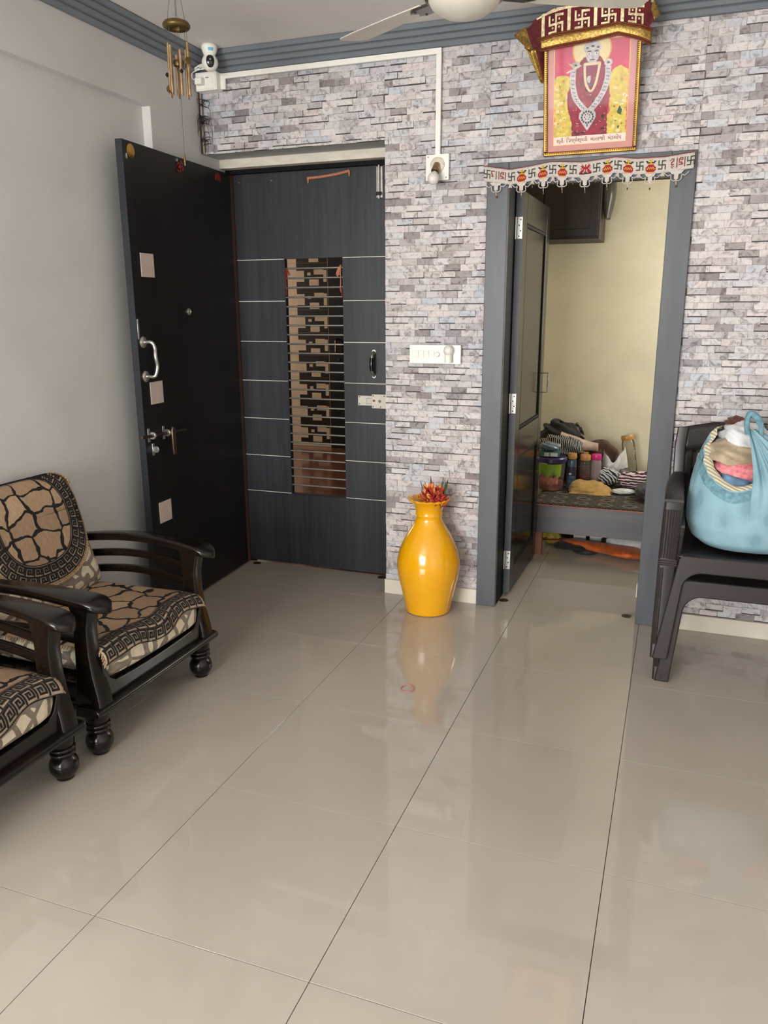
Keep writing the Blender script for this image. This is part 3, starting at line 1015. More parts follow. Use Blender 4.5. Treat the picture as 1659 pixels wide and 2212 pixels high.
def make_chair(label):
    t = thing('wooden_armchair', label, 'armchair', (OX, 1.555, 0), group='carved wooden armchairs along the left wall')
    HY = 0.316
    legp = [(0.022, 0), (0.029, 0.002), (0.030, 0.010)]
    for k in range(15):
        z = 0.014 + 0.068 * k / 14
        legp.append((sqrt(max(0.0, 0.0475 ** 2 - (z - 0.048) ** 2)) - (0.0012 if k == 7 else 0), z))
    for zc_, rc in ((0.0945, 0.0335), (0.1115, 0.0345)):
        legp += [(rc + 0.0075 * cos(a), zc_ + 0.0075 * sin(a)) for a in [radians(-80 + 160 * j / 8) for j in range(9)]]
    legp += [(0.036, 0.122), (0.040, 0.128), (0.042, 0.158)]
    for y in (-HY, HY):
        MB().lathe(legp, (0.295, y, 0), 24).build('leg', M_chairwood, t, smooth=50)
        MB().loft([[(x, yy, z) for x, yy in rrect(cx, y, s, s, 0.006)] for z, s, cx in ((0, 0.018, -0.30), (0.17, 0.026, -0.285), (0.22, 0.026, -0.28))]).build('leg', M_chairwood, t)
    # front moulding ledge and apron
    MB().loft([[(x, y, z) for x, z in [(0.255, 0.156), (0.338, 0.156), (0.352, 0.163), (0.356, 0.173), (0.352, 0.183), (0.338, 0.190), (0.255, 0.190)]] for y in (-0.372, -0.362, 0.362, 0.372)]).build('front_ledge', M_chairwood, t, bevel=0.004)
    top = []
    for k in range(21):
        y = -0.30 + 0.60 * k / 20
        e = abs(y) / 0.30
        top.append((y, 0.236 + 0.012 * e * e + 0.10 * max(0, (e - 0.80) / 0.20) ** 2.2))
    MB().prism([(-0.30, 0.190)] + [(0.30, 0.190)] + top[::-1], 0.290, 0.326, lambda a, b, c: (c, a, b)).build('front_apron', M_chairwood, t, bevel=0.003)
    for s in (-1, 1):
        y = s * HY
        st = [(0.188, 0.228, 0.345, 0.034), (0.23, 0.240, 0.338, 0.033), (0.30, 0.248, 0.322, 0.031), (0.38, 0.250, 0.312, 0.029), (0.46, 0.252, 0.312, 0.028), (0.52, 0.248, 0.324, 0.029), (0.556, 0.240, 0.334, 0.031)]
        MB().loft([[(x, yy, z) for x, yy in rrect((a + b) / 2, y, (b - a) / 2, hy, 0.008)] for z, a, b, hy in st]).build('front_post', M_chairwood, t)
        MB().box(-0.30, 0.25, y - 0.017, y + 0.017, 0.195, 0.262).build('side_rail', M_chairwood, t, bevel=0.005)
        MB().box(-0.30, 0.27, y - 0.03, y + 0.03, 0.160, 0.190).build('side_ledge', M_chairwood, t, bevel=0.008)
        for zc in (0.408, 0.478):
            rings = []
            for k in range(13):
                u = k / 12
                x = -0.30 + 0.56 * u
                z = zc + 0.030 * sin(pi * u * 0.9) - 0.004
                bow = 0.018 * sin(pi * u) * s
                rings.append([(x, y + bow + a, z + b) for a, b in rrect(0, 0, 0.010, 0.016, 0.005, 2)])
            MB().loft(rings).build('side_slat', M_chairwood, t)
        # armrest
        rings = []
        for k in range(33):
            u = k / 32
            x = -0.31 + 0.70 * u
            hw = interp(x, [-0.31, -0.05, 0.10, 0.22, 0.30, 0.342], [0.026, 0.030, 0.036, 0.044, 0.049, 0.050])
            xe = 0.340
            if x > xe:
                hw = max(0.012, 0.050 * sqrt(max(0, 1 - ((x - xe) / 0.051) ** 2)))
            zt = 0.566 + 0.030 * sin(pi * min(1, max(0, (x + 0.31) / 0.72))) - (0.012 * ((x - 0.32) / 0.07) ** 2 if x > 0.32 else 0)
            th = 0.034 if x < 0.34 else 0.034 - 0.010 * ((x - 0.34) / 0.05)
            bow = 0.018 * sin(pi * u) * s
            rings.append([(x, y + bow + a, zt - 0.017 + b) for a, b in rrect(0, 0, hw, th / 2, min(0.012, hw * 0.6), 3)])
        MB().loft(rings).build('armrest', M_chairwood, t)
        # back post
        MB().loft([[(x, yy, z) for x, yy in rrect(cx, s * 0.295, 0.022, 0.020, 0.006)] for z, cx in ((0.20, -0.285), (0.40, -0.30), (0.60, -0.322), (0.79, -0.352))]).build('back_post', M_chairwood, t)
    MB().box(-0.352, -0.318, -0.30, 0.30, 0.745, 0.79).build('top_rail', M_chairwood, t, bevel=0.006)
    for k in range(5):
        y = -0.22 + 0.11 * k
        MB().loft([[(x, yy, z) for x, yy in rrect(cx, y, 0.008, 0.02, 0.003)] for z, cx in ((0.26, -0.288), (0.50, -0.312), (0.76, -0.340))]).build('back_slat', M_chairwood, t)
    MB().box(-0.29, 0.29, -0.295, 0.295, 0.236, 0.252).build('seat_board', M_chairwood, t, smooth=0)
    # seat cushion: soft box with a bulging front
    rings = []
    for k in range(17):
        u = k / 16
        y = -0.284 + 0.568 * u
        e = abs(2 * u - 1)
        sh = (1 - e ** 8) ** 0.5 if e < 1 else 0.0
        ring = []
        for a, b in rrect(0.072, 0.313, 0.262 * (0.90 + 0.10 * sh) + 0.006 * sin(9 * y), 0.063 * (0.45 + 0.55 * sh), 0.030 * (0.4 + 0.6 * sh), 5):
            ring.append((a + 0.004 * sin(14 * y + 9 * b), y, b))
        rings.append(ring)
    MB().loft(rings).build('seat_cushion', M_cushion, t, smooth=60)
    # seat cover with a key-pattern border hanging over the front edge
    TZ, XF = 0.3805, 0.300
    L = XF + 0.17

    def sp(y, s_, up=0.0):
        sag = 0.004 * wob(y * 0.8, s_ * 0.9)
        if s_ < L:
            return (-0.17 + s_, y, TZ + sag + up - (0.012 * ((abs(y) - 0.25) / 0.05) ** 2 if abs(y) > 0.25 else 0))
        a = (s_ - L) / 0.040
        ee = (0.012 * ((abs(y) - 0.25) / 0.05) ** 2 if abs(y) > 0.25 else 0)
        fold = 0.006 * sin(26 * y) * min(1.5, max(0, a - 0.7))
        if a < pi / 2:
            r_ = 0.040 + up
            return (XF + r_ * sin(a) + fold, y, TZ - 0.040 + r_ * cos(a) + sag - ee)
        return (XF + 0.040 + up + fold, y, TZ - 0.040 - (s_ - L - 0.040 * pi / 2) + sag - ee)

    def s_end(y):
        return L + 0.062 + 0.030 * math.exp(-((y + 0.02) / 0.16) ** 2) + 0.010 * cos(22 * y)

    BT = 0.106
    nv = 46

    def mi(i, j):
        tt = 0.5 * (1 - (j + 0.5) / nv)
        s_loc = (1 - (j + 0.5) / nv)
        return 0 if s_loc * 0.53 > BT else 1

    def cov(u, v, up=0.0):
        y = -0.296 + 0.592 * u
        se = s_end(y)
        tt = (1 - v) * 0.53
        return sp(y, se - tt, up)

    cv = MB().grid(cov, 56, nv, mi).build('seat_cover', [M_pebble, M_keybeige], t, smooth=80, fix=False, solid=0.004)
    kb = MB()

    def mpk(a, tt):
        return Vector(sp(a, s_end(a) - tt, 0.0048))
    for row, (t0, h_) in enumerate(((0.009, 0.041), (0.057, 0.041))):
        n = 13
        for k in range(n):
            a0 = -0.288 + 0.576 * k / n + (0.01 if row else 0)
            kb.ribbon(key_cell(a0, t0, 0.040, h_), 0.0070, mpk, sub=0.004)
    for tt, wd in ((0.003, 0.004), (0.0535, 0.0028), (0.103, 0.004), (0.109, 0.002)):
        kb.ribbon([(-0.292 + 0.584 * k / 50, tt) for k in range(51)], wd, mpk)
    kb.build('key_border', M_keyblack, cv, smooth=0, fix=False)
    fr = MB()
    for k in range(40):
        for y in (-0.297, 0.297):
            p = Vector(sp(y, s_end(y) - 0.01 - 0.012 * k, 0))
            fr.tube([p, p + Vector((0.004 * sin(k * 5), 0.008 * (1 if y > 0 else -1), -0.012))], [0.0035, 0.0015], 5)
    fr.build('fringe', M_fringe, cv)['kind'] = 'stuff'
    # back cushion
    B0 = Vector((-0.165, 0, 0.365))
    ev = Vector((-0.275, 0, 0.962)).normalized()
    en = Vector((ev.z, 0, -ev.x))

    def bp(y, v, n_):
        return B0 + ev * v + en * n_ + Vector((0, y, 0))
    rings = []
    HV = 0.485
    for k in range(19):
        u = k / 18
        v = HV * u
        e = abs(2 * u - 1)
        sh = sqrt(max(0.0, 1 - e ** 5)) * 0.75 + 0.25
        hw = (0.292 - 0.055 * u) * (0.93 + 0.07 * sqrt(max(0, 1 - e ** 10)))
        rings.append([tuple(bp(a, v, b)) for a, b in rrect(0, -0.005, hw, 0.062 * sh, 0.045 * sh, 5)])
    MB().loft(rings).build('back_cushion', M_cushion, t, smooth=60)
    # oval cover draped over the top of the back cushion
    VT = 0.445

    def cp(y, v, up=0.0):
        n0 = 0.0605 + up + 0.002 * wob(y, v)
        ed = 0.030 * max(0, (abs(y) - 0.21) / 0.06) ** 2
        if v < VT:
            return bp(y, v, n0 - ed - 0.012 * max(0, (v - 0.36) / 0.085) ** 2)
        a = (v - VT) / 0.055
        r_ = 0.055 + up
        if a < pi:
            return bp(y, VT + r_ * sin(a) - ed * 0.4, -0.0065 + r_ * cos(a))
        return bp(y, VT - (v - VT - 0.055 * pi), -0.0065 - r_)
    CVc, HVv, HWw, EX = 0.345, 0.262, 0.262, 2.5

    def oval(r_, th):
        c_, s_ = cos(th), sin(th)
        q = (abs(c_) ** EX + abs(s_) ** EX) ** (-1 / EX)
        return (HWw * r_ * q * c_, CVc + HVv * r_ * q * s_)

    def mi2(i, j):
        r_ = (j + 0.5) / 40
        return 0 if r_ < 0.665 else (1 if r_ < 0.965 else 2)
    bc = MB().grid(lambda u, v: cp(*oval(max(v, 1e-4), 2 * pi * u)), 72, 40, mi2).build('back_cover', [M_pebble, M_keybeige, M_fringe], t, smooth=80, fix=False, solid=0.003)
    kb = MB()
    PER = 2 * pi

    def mpo(a, r_):
        y, v = oval(r_, a)
        return cp(y, v, 0.0042)
    # equal arc steps round the oval
    pts = [oval(0.85, PER * k / 400) for k in range(401)]
    cum = [0]
    for k in range(400):
        cum.append(cum[-1] + sqrt((pts[k + 1][0] - pts[k][0]) ** 2 + (pts[k + 1][1] - pts[k][1]) ** 2))

    def ang(s_):
        s_ = s_ % cum[-1]
        return interp(s_, cum, [PER * k / 400 for k in range(401)])
    for row, r0 in enumerate((0.696, 0.827)):
        n = int(cum[-1] / 0.045)
        for k in range(n):
            a0 = cum[-1] * (k + 0.5 * row) / n
            w_ = cum[-1] / n * 0.94
            cell = key_cell(0, 0, 1, 1, flip=True)
            P = [Vector(mpo(ang(a0 + x * w_), r0 + y * 0.115)) for x, y in cell]
            for i in range(len(P) - 1):
                dd = P[i + 1] - P[i]
                sd = dd.cross(en).normalized() * 0.0036
                ex = dd.normalized() * 0.0036
                kb.add([P[i] - ex - sd, P[i] - ex + sd, P[i + 1] + ex + sd, P[i + 1] + ex - sd], [(0, 1, 2, 3)])
    for r_, hw in ((0.668, 0.008), (0.688, 0.003), (0.819, 0.003), (0.954, 0.009)):
        for k in range(100):
            a, b = PER * k / 100, PER * (k + 1) / 100
            kb.add([mpo(a, r_ - hw), mpo(b, r_ - hw), mpo(b, r_ + hw), mpo(a, r_ + hw)], [(0, 1, 2, 3)])
    kb.build('key_border', M_keyblack, bc, smooth=0, fix=False)
    fr = MB()
    for k in range(150):
        p = cp(*oval(1.0, PER * k / 150), 0.0)
        q_ = cp(*oval(1.02, PER * (k + 0.5) / 150), 0.001)
        fr.tube([p, q_], [0.0065, 0.0055], 6)
    fr.build('fringe', M_fringe, bc)
    return t


ch = make_chair('carved wooden armchair nearest the black door, with an oval cover on its backrest')
ch2 = copy_tree(ch)
ch2['label'] = 'carved wooden armchair nearest the camera, cut off by the left edge'
ch2.location = (OX - 0.005, 0.755, 0)
# ------------------------------------------------------------------ yellow floor vase and its flowers
M_vase = mat('yellow_glazed_vase', (238, 172, 14), 0.16, var=0.10, scale=(7, 7, 5), coat=0.5, col2=(228, 160, 10))
VX, VY = 0.772, 2.918
v = thing('floor_vase', 'tall glossy yellow vase standing against the brick strip', 'vase', (VX, VY, 0))
pr = [(0.0, 0.002), (0.100, 0.0), (0.113, 0.004), (0.117, 0.02), (0.124, 0.06), (0.138, 0.12), (0.152, 0.18), (0.1595, 0.235), (0.158, 0.27), (0.148, 0.32), (0.128, 0.37), (0.104, 0.415), (0.084, 0.445), (0.072, 0.468),
      (0.066, 0.485), (0.0655, 0.497), (0.068, 0.500), (0.069, 0.504), (0.066, 0.508), (0.067, 0.525), (0.073, 0.545), (0.083, 0.562), (0.094, 0.574)]
MB().lathe(pr, n=48, cap=False).build('body', M_vase, v, smooth=50)
# wavy lip, with the inner wall
rings = []
for r_, z, am in ((0.094, 0.574, 0.0), (0.101, 0.580, 0.006), (0.102, 0.586, 0.007), (0.097, 0.588, 0.006), (0.088, 0.580, 0.003), (0.070, 0.560, 0), (0.060, 0.53, 0), (0.058, 0.48, 0), (0.10, 0.38, 0)):
    rings.append([((r_ + 0.004 * am / 0.007 * cos(16 * a)) * cos(a), (r_ + 0.004 * am / 0.007 * cos(16 * a)) * sin(a), z + am * 0.45 * cos(16 * a)) for a in [2 * pi * k / 96 for k in range(96)]])
MB().loft(rings, cap=False).build('wavy_lip', M_vase, v, smooth=60)

M_petal = mat('orange_red_petal', (206, 70, 52), 0.6, var=0.35, scale=(40, 40, 40), col2=(176, 58, 56))
M_petaly = mat('yellow_petal_base', (228, 168, 72), 0.6, var=0.2, scale=(40, 40, 40), col2=(214, 110, 60))
M_leaf = mat('green_leaf', (78, 96, 66), 0.55, var=0.4, scale=(30, 30, 30))
fb = thing('flower_bunch', 'bunch of small red and orange artificial flowers in the yellow vase', 'flowers', (VX + 0.028, VY - 0.005, 0.36))
rf = random.Random(12)


def petal(mb, c, d, L, wd, mi):
    d = Vector(d).normalized()
    s_ = d.orthogonal().normalized()
    s_.rotate(Matrix.Rotation(rf.uniform(0, 6.28), 3, d))
    n_ = d.cross(s_)
    c = Vector(c)
    pts = []
    for u, w_ in ((0, 0.25), (0.3, 0.75), (0.6, 1.0), (0.85, 0.7), (1.0, 0.08)):
        base = c + d * L * u + n_ * (0.35 * L * u * (1 - u) * 1.2)
        pts.append([base - s_ * wd * w_, base + n_ * wd * 0.5 * w_, base + s_ * wd * w_])
    mb.loft([p + [(p[0] + p[2]) / 2 - n_ * 0.001] for p in pts], mi, cap=True)


spots = [(-0.055, -0.02, 0.225), (-0.035, -0.045, 0.255), (-0.015, -0.055, 0.205), (0.01, -0.03, 0.262), (0.02, -0.055, 0.215), (0.045, -0.03, 0.235), (0.058, -0.045, 0.21),
         (-0.05, 0.02, 0.22), (0.0, 0.02, 0.25), (0.05, 0.02, 0.225), (-0.02, -0.02, 0.285), (0.03, 0.0, 0.275)]
spots += [(-0.03, 0.0, 0.235), (0.015, -0.015, 0.235), (0.035, -0.02, 0.255), (-0.045, -0.035, 0.235), (0.005, -0.05, 0.24), (-0.01, 0.03, 0.225)]
for x, y, z in spots:
    x, y = x * 0.9, y * 0.85
    fl_ = MB()
    ax = Vector((x * 4, y * 4 - 0.25, 0.9)).normalized()
    for k in range(6):
        a = 2 * pi * k / 6
        sd = ax.orthogonal().normalized()
        sd.rotate(Matrix.Rotation(a, 3, ax))
        petal(fl_, Vector((x, y, z)) - ax * 0.012, ax * 0.75 + sd * rf.uniform(0.35, 0.75), rf.uniform(0.036, 0.048), 0.0105, 1 if rf.random() < 0.22 else 0)
    fo = fl_.build('flower', [M_petal, M_petaly], fb, smooth=60)
    MB().tube([(x * 0.35, y * 0.3, 0.0), (x * 0.3, y * 0.3, z * 0.8), (x, y, z - 0.008)], 0.0025, 6).build('stem', M_leaf, fo)
for k in range(13):
    a = rf.uniform(-0.7, 3.6)
    base = Vector((0.02 * cos(a) + (0.03 if k % 2 else -0.02), 0.02 * sin(a), 0.22))
    tip = base + Vector((rf.uniform(-0.02, 0.03) + (0.025 if k % 2 else -0.02), rf.uniform(-0.03, 0.02), rf.uniform(0.085, 0.125)))
    lf = MB()
    dd = tip - base
    sd = dd.cross(Vector((0, 1, 0))).normalized()
    ring = []
    for u, w_ in ((0, 0.0012), (0.35, 0.0042), (0.7, 0.003), (1, 0.0004)):
        p = base + dd * u + Vector((0, 0, -0.01 * u * u))
        ring.append([p - sd * w_, p + Vector((0, -0.0012, 0)), p + sd * w_, p + Vector((0, 0.0008, 0))])
    lf.loft(ring)
    lf.build('leaf', M_leaf, fb, smooth=60)

# ------------------------------------------------------------------ stacked plastic armchairs
def make_plastic(label, loc):
    t = thing('plastic_chair', label, 'chair', loc, group='stacked plastic chairs by the bedroom doorway')
    PM = M_plasticchair
    # seat with a rolled front edge
    def seat(u, v_):
        x = -0.225 + 0.45 * u
        y = -0.235 + 0.45 * v_
        z = 0.435 + 0.012 * ((x / 0.22) ** 2) - 0.012 * sin(pi * v_)
        if v_ < 0.08:
            z -= 0.010 * ((0.08 - v_) / 0.08) ** 2
        return (x, y, z)
    MB().grid(seat, 18, 18).build('seat', PM, t, solid=0.007, smooth=60, fix=False)
    # front frame: an inverted U that runs down into the inner flanges of the front legs
    out = [(-0.282, 0.0), (-0.236, 0.30), (-0.215, 0.43), (-0.20, 0.442), (0.20, 0.442), (0.215, 0.43), (0.236, 0.30), (0.282, 0.0)]
    inn = [(0.226, 0.0)]
    for k in range(9):
        a = pi / 2 * k / 8
        inn.append((0.196 - 0.07 * (1 - cos(a)) , 0.30 + 0.075 * sin(a)))
    inn = [(0.226, 0.0)] + inn[1:]
    inn = inn + [(-x, z) for x, z in inn[::-1]]
    nO = len(out)
    # split in quads: legs left / right and the top band
    L_ = [(-0.282, 0.0), (-0.226, 0.0), (-0.197, 0.30)]
    for k in range(1, 9):
        a = pi / 2 * k / 8
        L_.append((-0.197 + 0.07 * (1 - cos(a)), 0.30 + 0.075 * sin(a)))
    L_ += [(-0.127, 0.442), (-0.20, 0.442), (-0.215, 0.43), (-0.236, 0.30)]

    def ff(a, b, c):
        lean = 0.018 * (1 - b / 0.44)
        return (a, -0.225 - lean + c, b)
    A_ = L_[1:11]
    U_ = [(-0.282, 0.0)] + A_ + [(-a, b) for a, b in A_[::-1]] + [(0.282, 0.0), (0.236, 0.30), (0.215, 0.43), (0.20, 0.442), (-0.20, 0.442), (-0.215, 0.43), (-0.236, 0.30)]
    mb = MB().prism(U_, -0.012, 0.012, ff)
    mb.build('front_frame', PM, t, bevel=0.005, smooth=50)
    for s in (-1, 1):
        # front leg running up into the arm post
        st = [(0.0, 0.262, 0.028, -0.212, 0.032), (0.10, 0.262, 0.029, -0.206, 0.034), (0.30, 0.258, 0.031, -0.198, 0.035), (0.45, 0.256, 0.033, -0.196, 0.036), (0.60, 0.252, 0.034, -0.204, 0.034), (0.655, 0.250, 0.033, -0.210, 0.030)]
        lg = MB().loft([[(x, y, z) for x, y in rrect(s * cx, cy, hx, hy, 0.010)] for z, cx, hx, cy, hy in st]).build('front_leg', PM, t, smooth=50)
        for k in range(6):
            x = s * 0.254 + (-0.024 + 0.0096 * k)
            MB().tube([(x + s * 0.002, -0.233, 0.425), (x, -0.236, 0.52), (x - s * 0.001, -0.240, 0.625)], 0.0038, 6).build('flute', PM, lg)
        for z in (0.398, 0.407, 0.416):
            MB().tube([(s * 0.255 - 0.033, -0.231, z), (s * 0.255 + 0.033, -0.231, z)], 0.0042, 6).build('band', PM, lg)
        for k in range(3):
            x = s * (0.284 - 0.007 * k)
            MB().tube([(x, -0.231, 0.385), (x + s * 0.001, -0.236, 0.20), (x + s * 0.002, -0.244, 0.06)], 0.0032, 6).build('flute', PM, lg)
        # arm
        rings = []
        for k in range(15):
            u = k / 14
            y = -0.235 + 0.45 * u
            z = 0.660 + 0.012 * sin(pi * u) + 0.018 * u
            x = s * (0.250 + 0.008 * sin(pi * u) - 0.012 * u)
            hw = 0.034 - 0.010 * u
            th = 0.013 if k else 0.006
            rings.append([(x + a, y, z + b) for a, b in rrect(0, 0, hw, th, 0.006, 2)])
        MB().loft(rings).build('arm', PM, t, smooth=50)
        MB().loft([[(x, y, z) for x, y in rrect(s * cx, cy, 0.024, 0.024, 0.008)] for z, cx, cy in ((0, 0.245, 0.305), (0.25, 0.225, 0.255), (0.44, 0.210, 0.215))]).build('rear_leg', PM, t)
        # back upright
        MB().loft([[(x, y, z) for x, y in rrect(s * cx, cy, 0.022, 0.013, 0.006)] for z, cx, cy in ((0.43, 0.215, 0.215), (0.60, 0.228, 0.235), (0.68, 0.240, 0.245), (0.80, 0.243, 0.268), (0.880, 0.236, 0.285))]).build('back_upright', PM, t)

    def back(u, v_):
        x = -0.236 + 0.472 * u
        z = 0.47 + 0.41 * v_ + (0.03 * (1 - (2 * u - 1) ** 2)) * v_
        y = 0.222 + 0.066 * v_ + 0.022 * (1 - (2 * u - 1) ** 2)
        return (x, y, z)
    bk = MB()
    # panel with vertical slots
    for k in range(7):
        u0, u1 = 0.12 + 0.11 * k, 0.12 + 0.11 * k + 0.075
        bk.grid(lambda u, v_, a=u0, b=u1: back(a + (b - a) * u, 0.12 + 0.62 * v_), 3, 8)
    bk.grid(lambda u, v_: back(u, 0.74 + 0.26 * v_), 20, 4).grid(lambda u, v_: back(u, 0.12 * v_), 20, 2)
    bk.grid(lambda u, v_: back(0.09 * u, 0.12 + 0.62 * v_), 2, 8).grid(lambda u, v_: back(0.91 + 0.09 * u, 0.12 + 0.62 * v_), 2, 8)
    bk.build('backrest', PM, t, solid=0.010, smooth=50, fix=False)
    return t


PCX, PCY = 2.170, 2.715
pc = make_plastic('lower brown plastic chair of the stack, its feet on the floor', (PCX, PCY, 0))
pc2 = copy_tree(pc)
pc2['label'] = 'upper brown plastic chair of the stack carrying the blue bag'
pc2.location = (PCX, PCY - 0.017, 0.105)
pc2.scale = (1.055, 1.0, 1.0)

# ------------------------------------------------------------------ blue cloth bag of clothes on the upper chair
def mat_bag():
    m, nt, b = nodes('blue_cotton_bag')
    vo = N(nt, 'ShaderNodeTexVoronoi', feature='F1', i_Scale=1.0, i_Randomness=0.6)
    nt.links.new(coords(nt, (13, 13, 7)), vo.inputs['Vector'])
    nz = N(nt, 'ShaderNodeTexNoise', i_Scale=60.0, i_Detail=3.0)
    nt.links.new(coords(nt), nz.inputs['Vector'])
    s_ = math_n(nt, 'MULTIPLY_ADD', nz.outputs['Fac'], 0.25, vo.outputs['Distance'])
    r = ramp(nt, [(0.30, (116, 150, 162)), (0.42, (127, 162, 174)), (0.7, (135, 170, 182))])
    nt.links.new(s_, r.inputs[0])
    nt.links.new(r.outputs[0], b.inputs['Base Color'])
    b.inputs['Roughness'].default_value = 0.85
    return m


M_bag = mat_bag()
M_lace = mat_stripe('cream_lace', (206, 200, 176), (150, 140, 112), 28, 'DIAGONAL', 0.5, 0.72)
M_embroid = cloth('blue_embroidery', (116, 160, 174), 0.3, scale=(60, 60, 60))
BX, BY, BZ = 2.205, 2.690, 0.552
bag = thing('cloth_bag', 'light blue cotton bag stuffed with clothes on the upper plastic chair', 'bag', (BX, BY, BZ))


def bag_r(th, z):
    """radius of the bag at height z"""
    r_ = interp(z, [0.0, 0.012, 0.04, 0.10, 0.18, 0.26, 0.32, 0.40, 0.47], [0.13, 0.185, 0.222, 0.246, 0.250, 0.240, 0.226, 0.20, 0.165])
    return r_ * (1 + 0.035 * sin(2 * th + 0.6) + 0.02 * sin(5 * th + 8 * z))


def rim(th):
    """height of the mouth: low in front, high towards the knot"""
    d = (th + pi / 2 + 0.38 + pi) % (2 * pi) - pi           # 0 at the front left
    return 0.262 + 0.20 * min(1.0, abs(d) / 1.15) ** 1.6


def bag_p(u, v_, off=0.0):
    th = 2 * pi * u
    z = rim(th) * v_
    r_ = bag_r(th, z) + off
    fold = 0.006 * sin(30 * th) * max(0, (z - 0.2) / 0.2)
    return ((r_ + fold) * cos(th) * 1.0, (r_ + fold) * sin(th) * 0.92, z)


MB().grid(bag_p, 96, 30).add([bag_p(k / 96, 0) for k in range(96)], [tuple(range(96))]).build('body', M_bag, bag, smooth=70, fix=False)
# lace turned over the inside of the mouth, embroidery below the rim
MB().grid(lambda u, v_: [(lambda p: (p[0] * (1 - 0.13 * v_), p[1] * (1 - 0.13 * v_), p[2] + 0.016 * sin(pi * 0.6 * v_)))(bag_p(u, 1))][0], 96, 4).build('lace_trim', M_lace, bag, smooth=70, fix=False)


def collar(u, v_):
    th = -pi / 2 - 0.38 + (u - 0.5) * 2.0
    p = bag_p((th / (2 * pi)) % 1, 1 - 0.02 - 0.16 * v_ * (1 - 0.5 * abs(2 * u - 1)), 0.003)
    return p


MB().grid(collar, 30, 6).build('embroidered_collar', M_embroid, bag, smooth=70, fix=False)
# gathered handle: folds rise from the right of the mouth to a knot
KN = Vector((-0.046, -0.14, 0.505))
TH0, TH1 = -pi / 2 - 0.12, -pi / 2 + 1.05


def drape_p(u, v_):
    """gathered cloth fanning from the knot down over the front of the bag"""
    th = TH0 + (TH1 - TH0) * u
    uu = (th / (2 * pi)) % 1
    if v_ < 0.4:
        t_ = v_ / 0.4
        p = Vector(bag_p(uu, 0.50 + 0.42 * t_, -0.004 + 0.022 * t_))
        amp = 0.003 * t_
    else:
        t_ = (v_ - 0.4) / 0.6
        a = Vector(bag_p(uu, 0.92, 0.018))
        e = KN + Vector((0.028 * (u - 0.4), 0.012 * sin(9 * u), -0.012))
        p = a.lerp(e, t_) + Vector((0.012 * sin(pi * t_), -0.014 * sin(pi * t_), -0.022 * sin(pi * t_)))
        amp = 0.003 + 0.0045 * sin(pi * min(1, t_ * 1.1))
    d_ = Vector((cos(th), sin(th), 0.2))
    return p + d_ * amp * (sin(34 * u) + 0.5 * sin(61 * u + 2))


MB().grid(drape_p, 90, 26).build('gathered_handle', M_bag, bag, smooth=80, fix=False, solid=0.002)
kn = MB()
kn.tube(smooth_path([KN + Vector((-0.012, 0, -0.03)), KN + Vector((-0.02, -0.005, 0.01)), KN + Vector((-0.012, 0, 0.045)), KN + Vector((0.012, 0.004, 0.035)), KN + Vector((0.03, 0, 0.005)), KN + Vector((0.034, -0.004, -0.04))], 5),
        [0.010] * 10 + [0.014] * 10 + [0.010] * 6, 8)
kn.build('knot', M_embroid, bag, smooth=70)


def lump(name, mat_, label, c, size, seed, rotz=0.0, folds=0.12, cat='clothing', group=None, n=42, base=None, squash=0.0):
    """a crumpled piece of cloth: a closed, folded lump"""
    rr = random.Random(seed)
    ph = [rr.uniform(0, 6.28) for _ in range(8)]
    mb = MB()

    def P(u, v_):
        th, al = 2 * pi * u, pi * (v_ - 0.5)
        cx, cy, cz = cos(al) * cos(th), cos(al) * sin(th), sin(al)
        f = 1 + folds * (0.8 * sin(3 * th + ph[0] + 2.2 * cz) + 0.7 * sin(7 * cx + 8 * cz + ph[1]) + 0.8 * (0.5 - abs(sin(4.5 * cx - 5 * cy + 4 * cz + ph[4]))) + 0.55 * abs(sin(6 * cy + 5 * cx + ph[2])) + 0.4 * sin(11 * cz + 6 * cx + ph[3]))
        sx = math.copysign(abs(cx) ** 0.8, cx)
        sy = math.copysign(abs(cy) ** 0.8, cy)
        sz = math.copysign(abs(cz) ** 0.85, cz)
        return (sx * size[0] * f, sy * size[1] * f, sz * size[2] * f)
    mb.grid(P, n, n * 2 // 3)
    o = mb.build(name, mat_, loc=c, smooth=80, fix=False)
    o.rotation_euler = (0, 0, rotz)
    if base is not None:
        zmin = min(v_.co.z for v_ in o.data.vertices)
        o.location.z = base - zmin
    if label:
        tag(o, label, cat, group)
    return o


GC = 'clothes stuffed in the blue bag'
M_cwhite = cloth('white_cotton', (224, 224, 226), 0.12)
M_cbeige = cloth('beige_cotton', (190, 170, 142), 0.2)
M_cpink = mat('pink_print_cotton', (212, 92, 112), 0.85, var=0.25, scale=(70, 70, 70), col2=(226, 160, 160), bmp=0.2)
M_cblue = cloth('denim_blue_cotton', (108, 146, 176), 0.25)
M_cbrown = cloth('rust_brown_cotton', (104, 52, 40), 0.3)
lump('folded_garment', M_cblue, 'blue garment at the lowest point of the bag mouth', (BX - 0.085, BY - 0.085, BZ + 0.275), (0.075, 0.075, 0.042), 1, 0.3, 0.10, group=GC)
lump('folded_garment', M_cpink, 'pink printed garment between the blue and beige ones in the bag', (BX - 0.06, BY - 0.045, BZ + 0.325), (0.115, 0.09, 0.042), 2, 0.1, 0.10, group=GC)
lump('folded_garment', M_cbeige, 'beige trousers bulging out of the bag', (BX - 0.075, BY - 0.02, BZ + 0.385), (0.125, 0.11, 0.055), 3, 0.4, 0.10, group=GC)
lump('folded_garment', M_cwhite, 'white shirt on top of the bag left of the knot', (BX - 0.060, BY - 0.02, BZ + 0.450), (0.085, 0.085, 0.05), 4, 0.2, 0.12, group=GC)
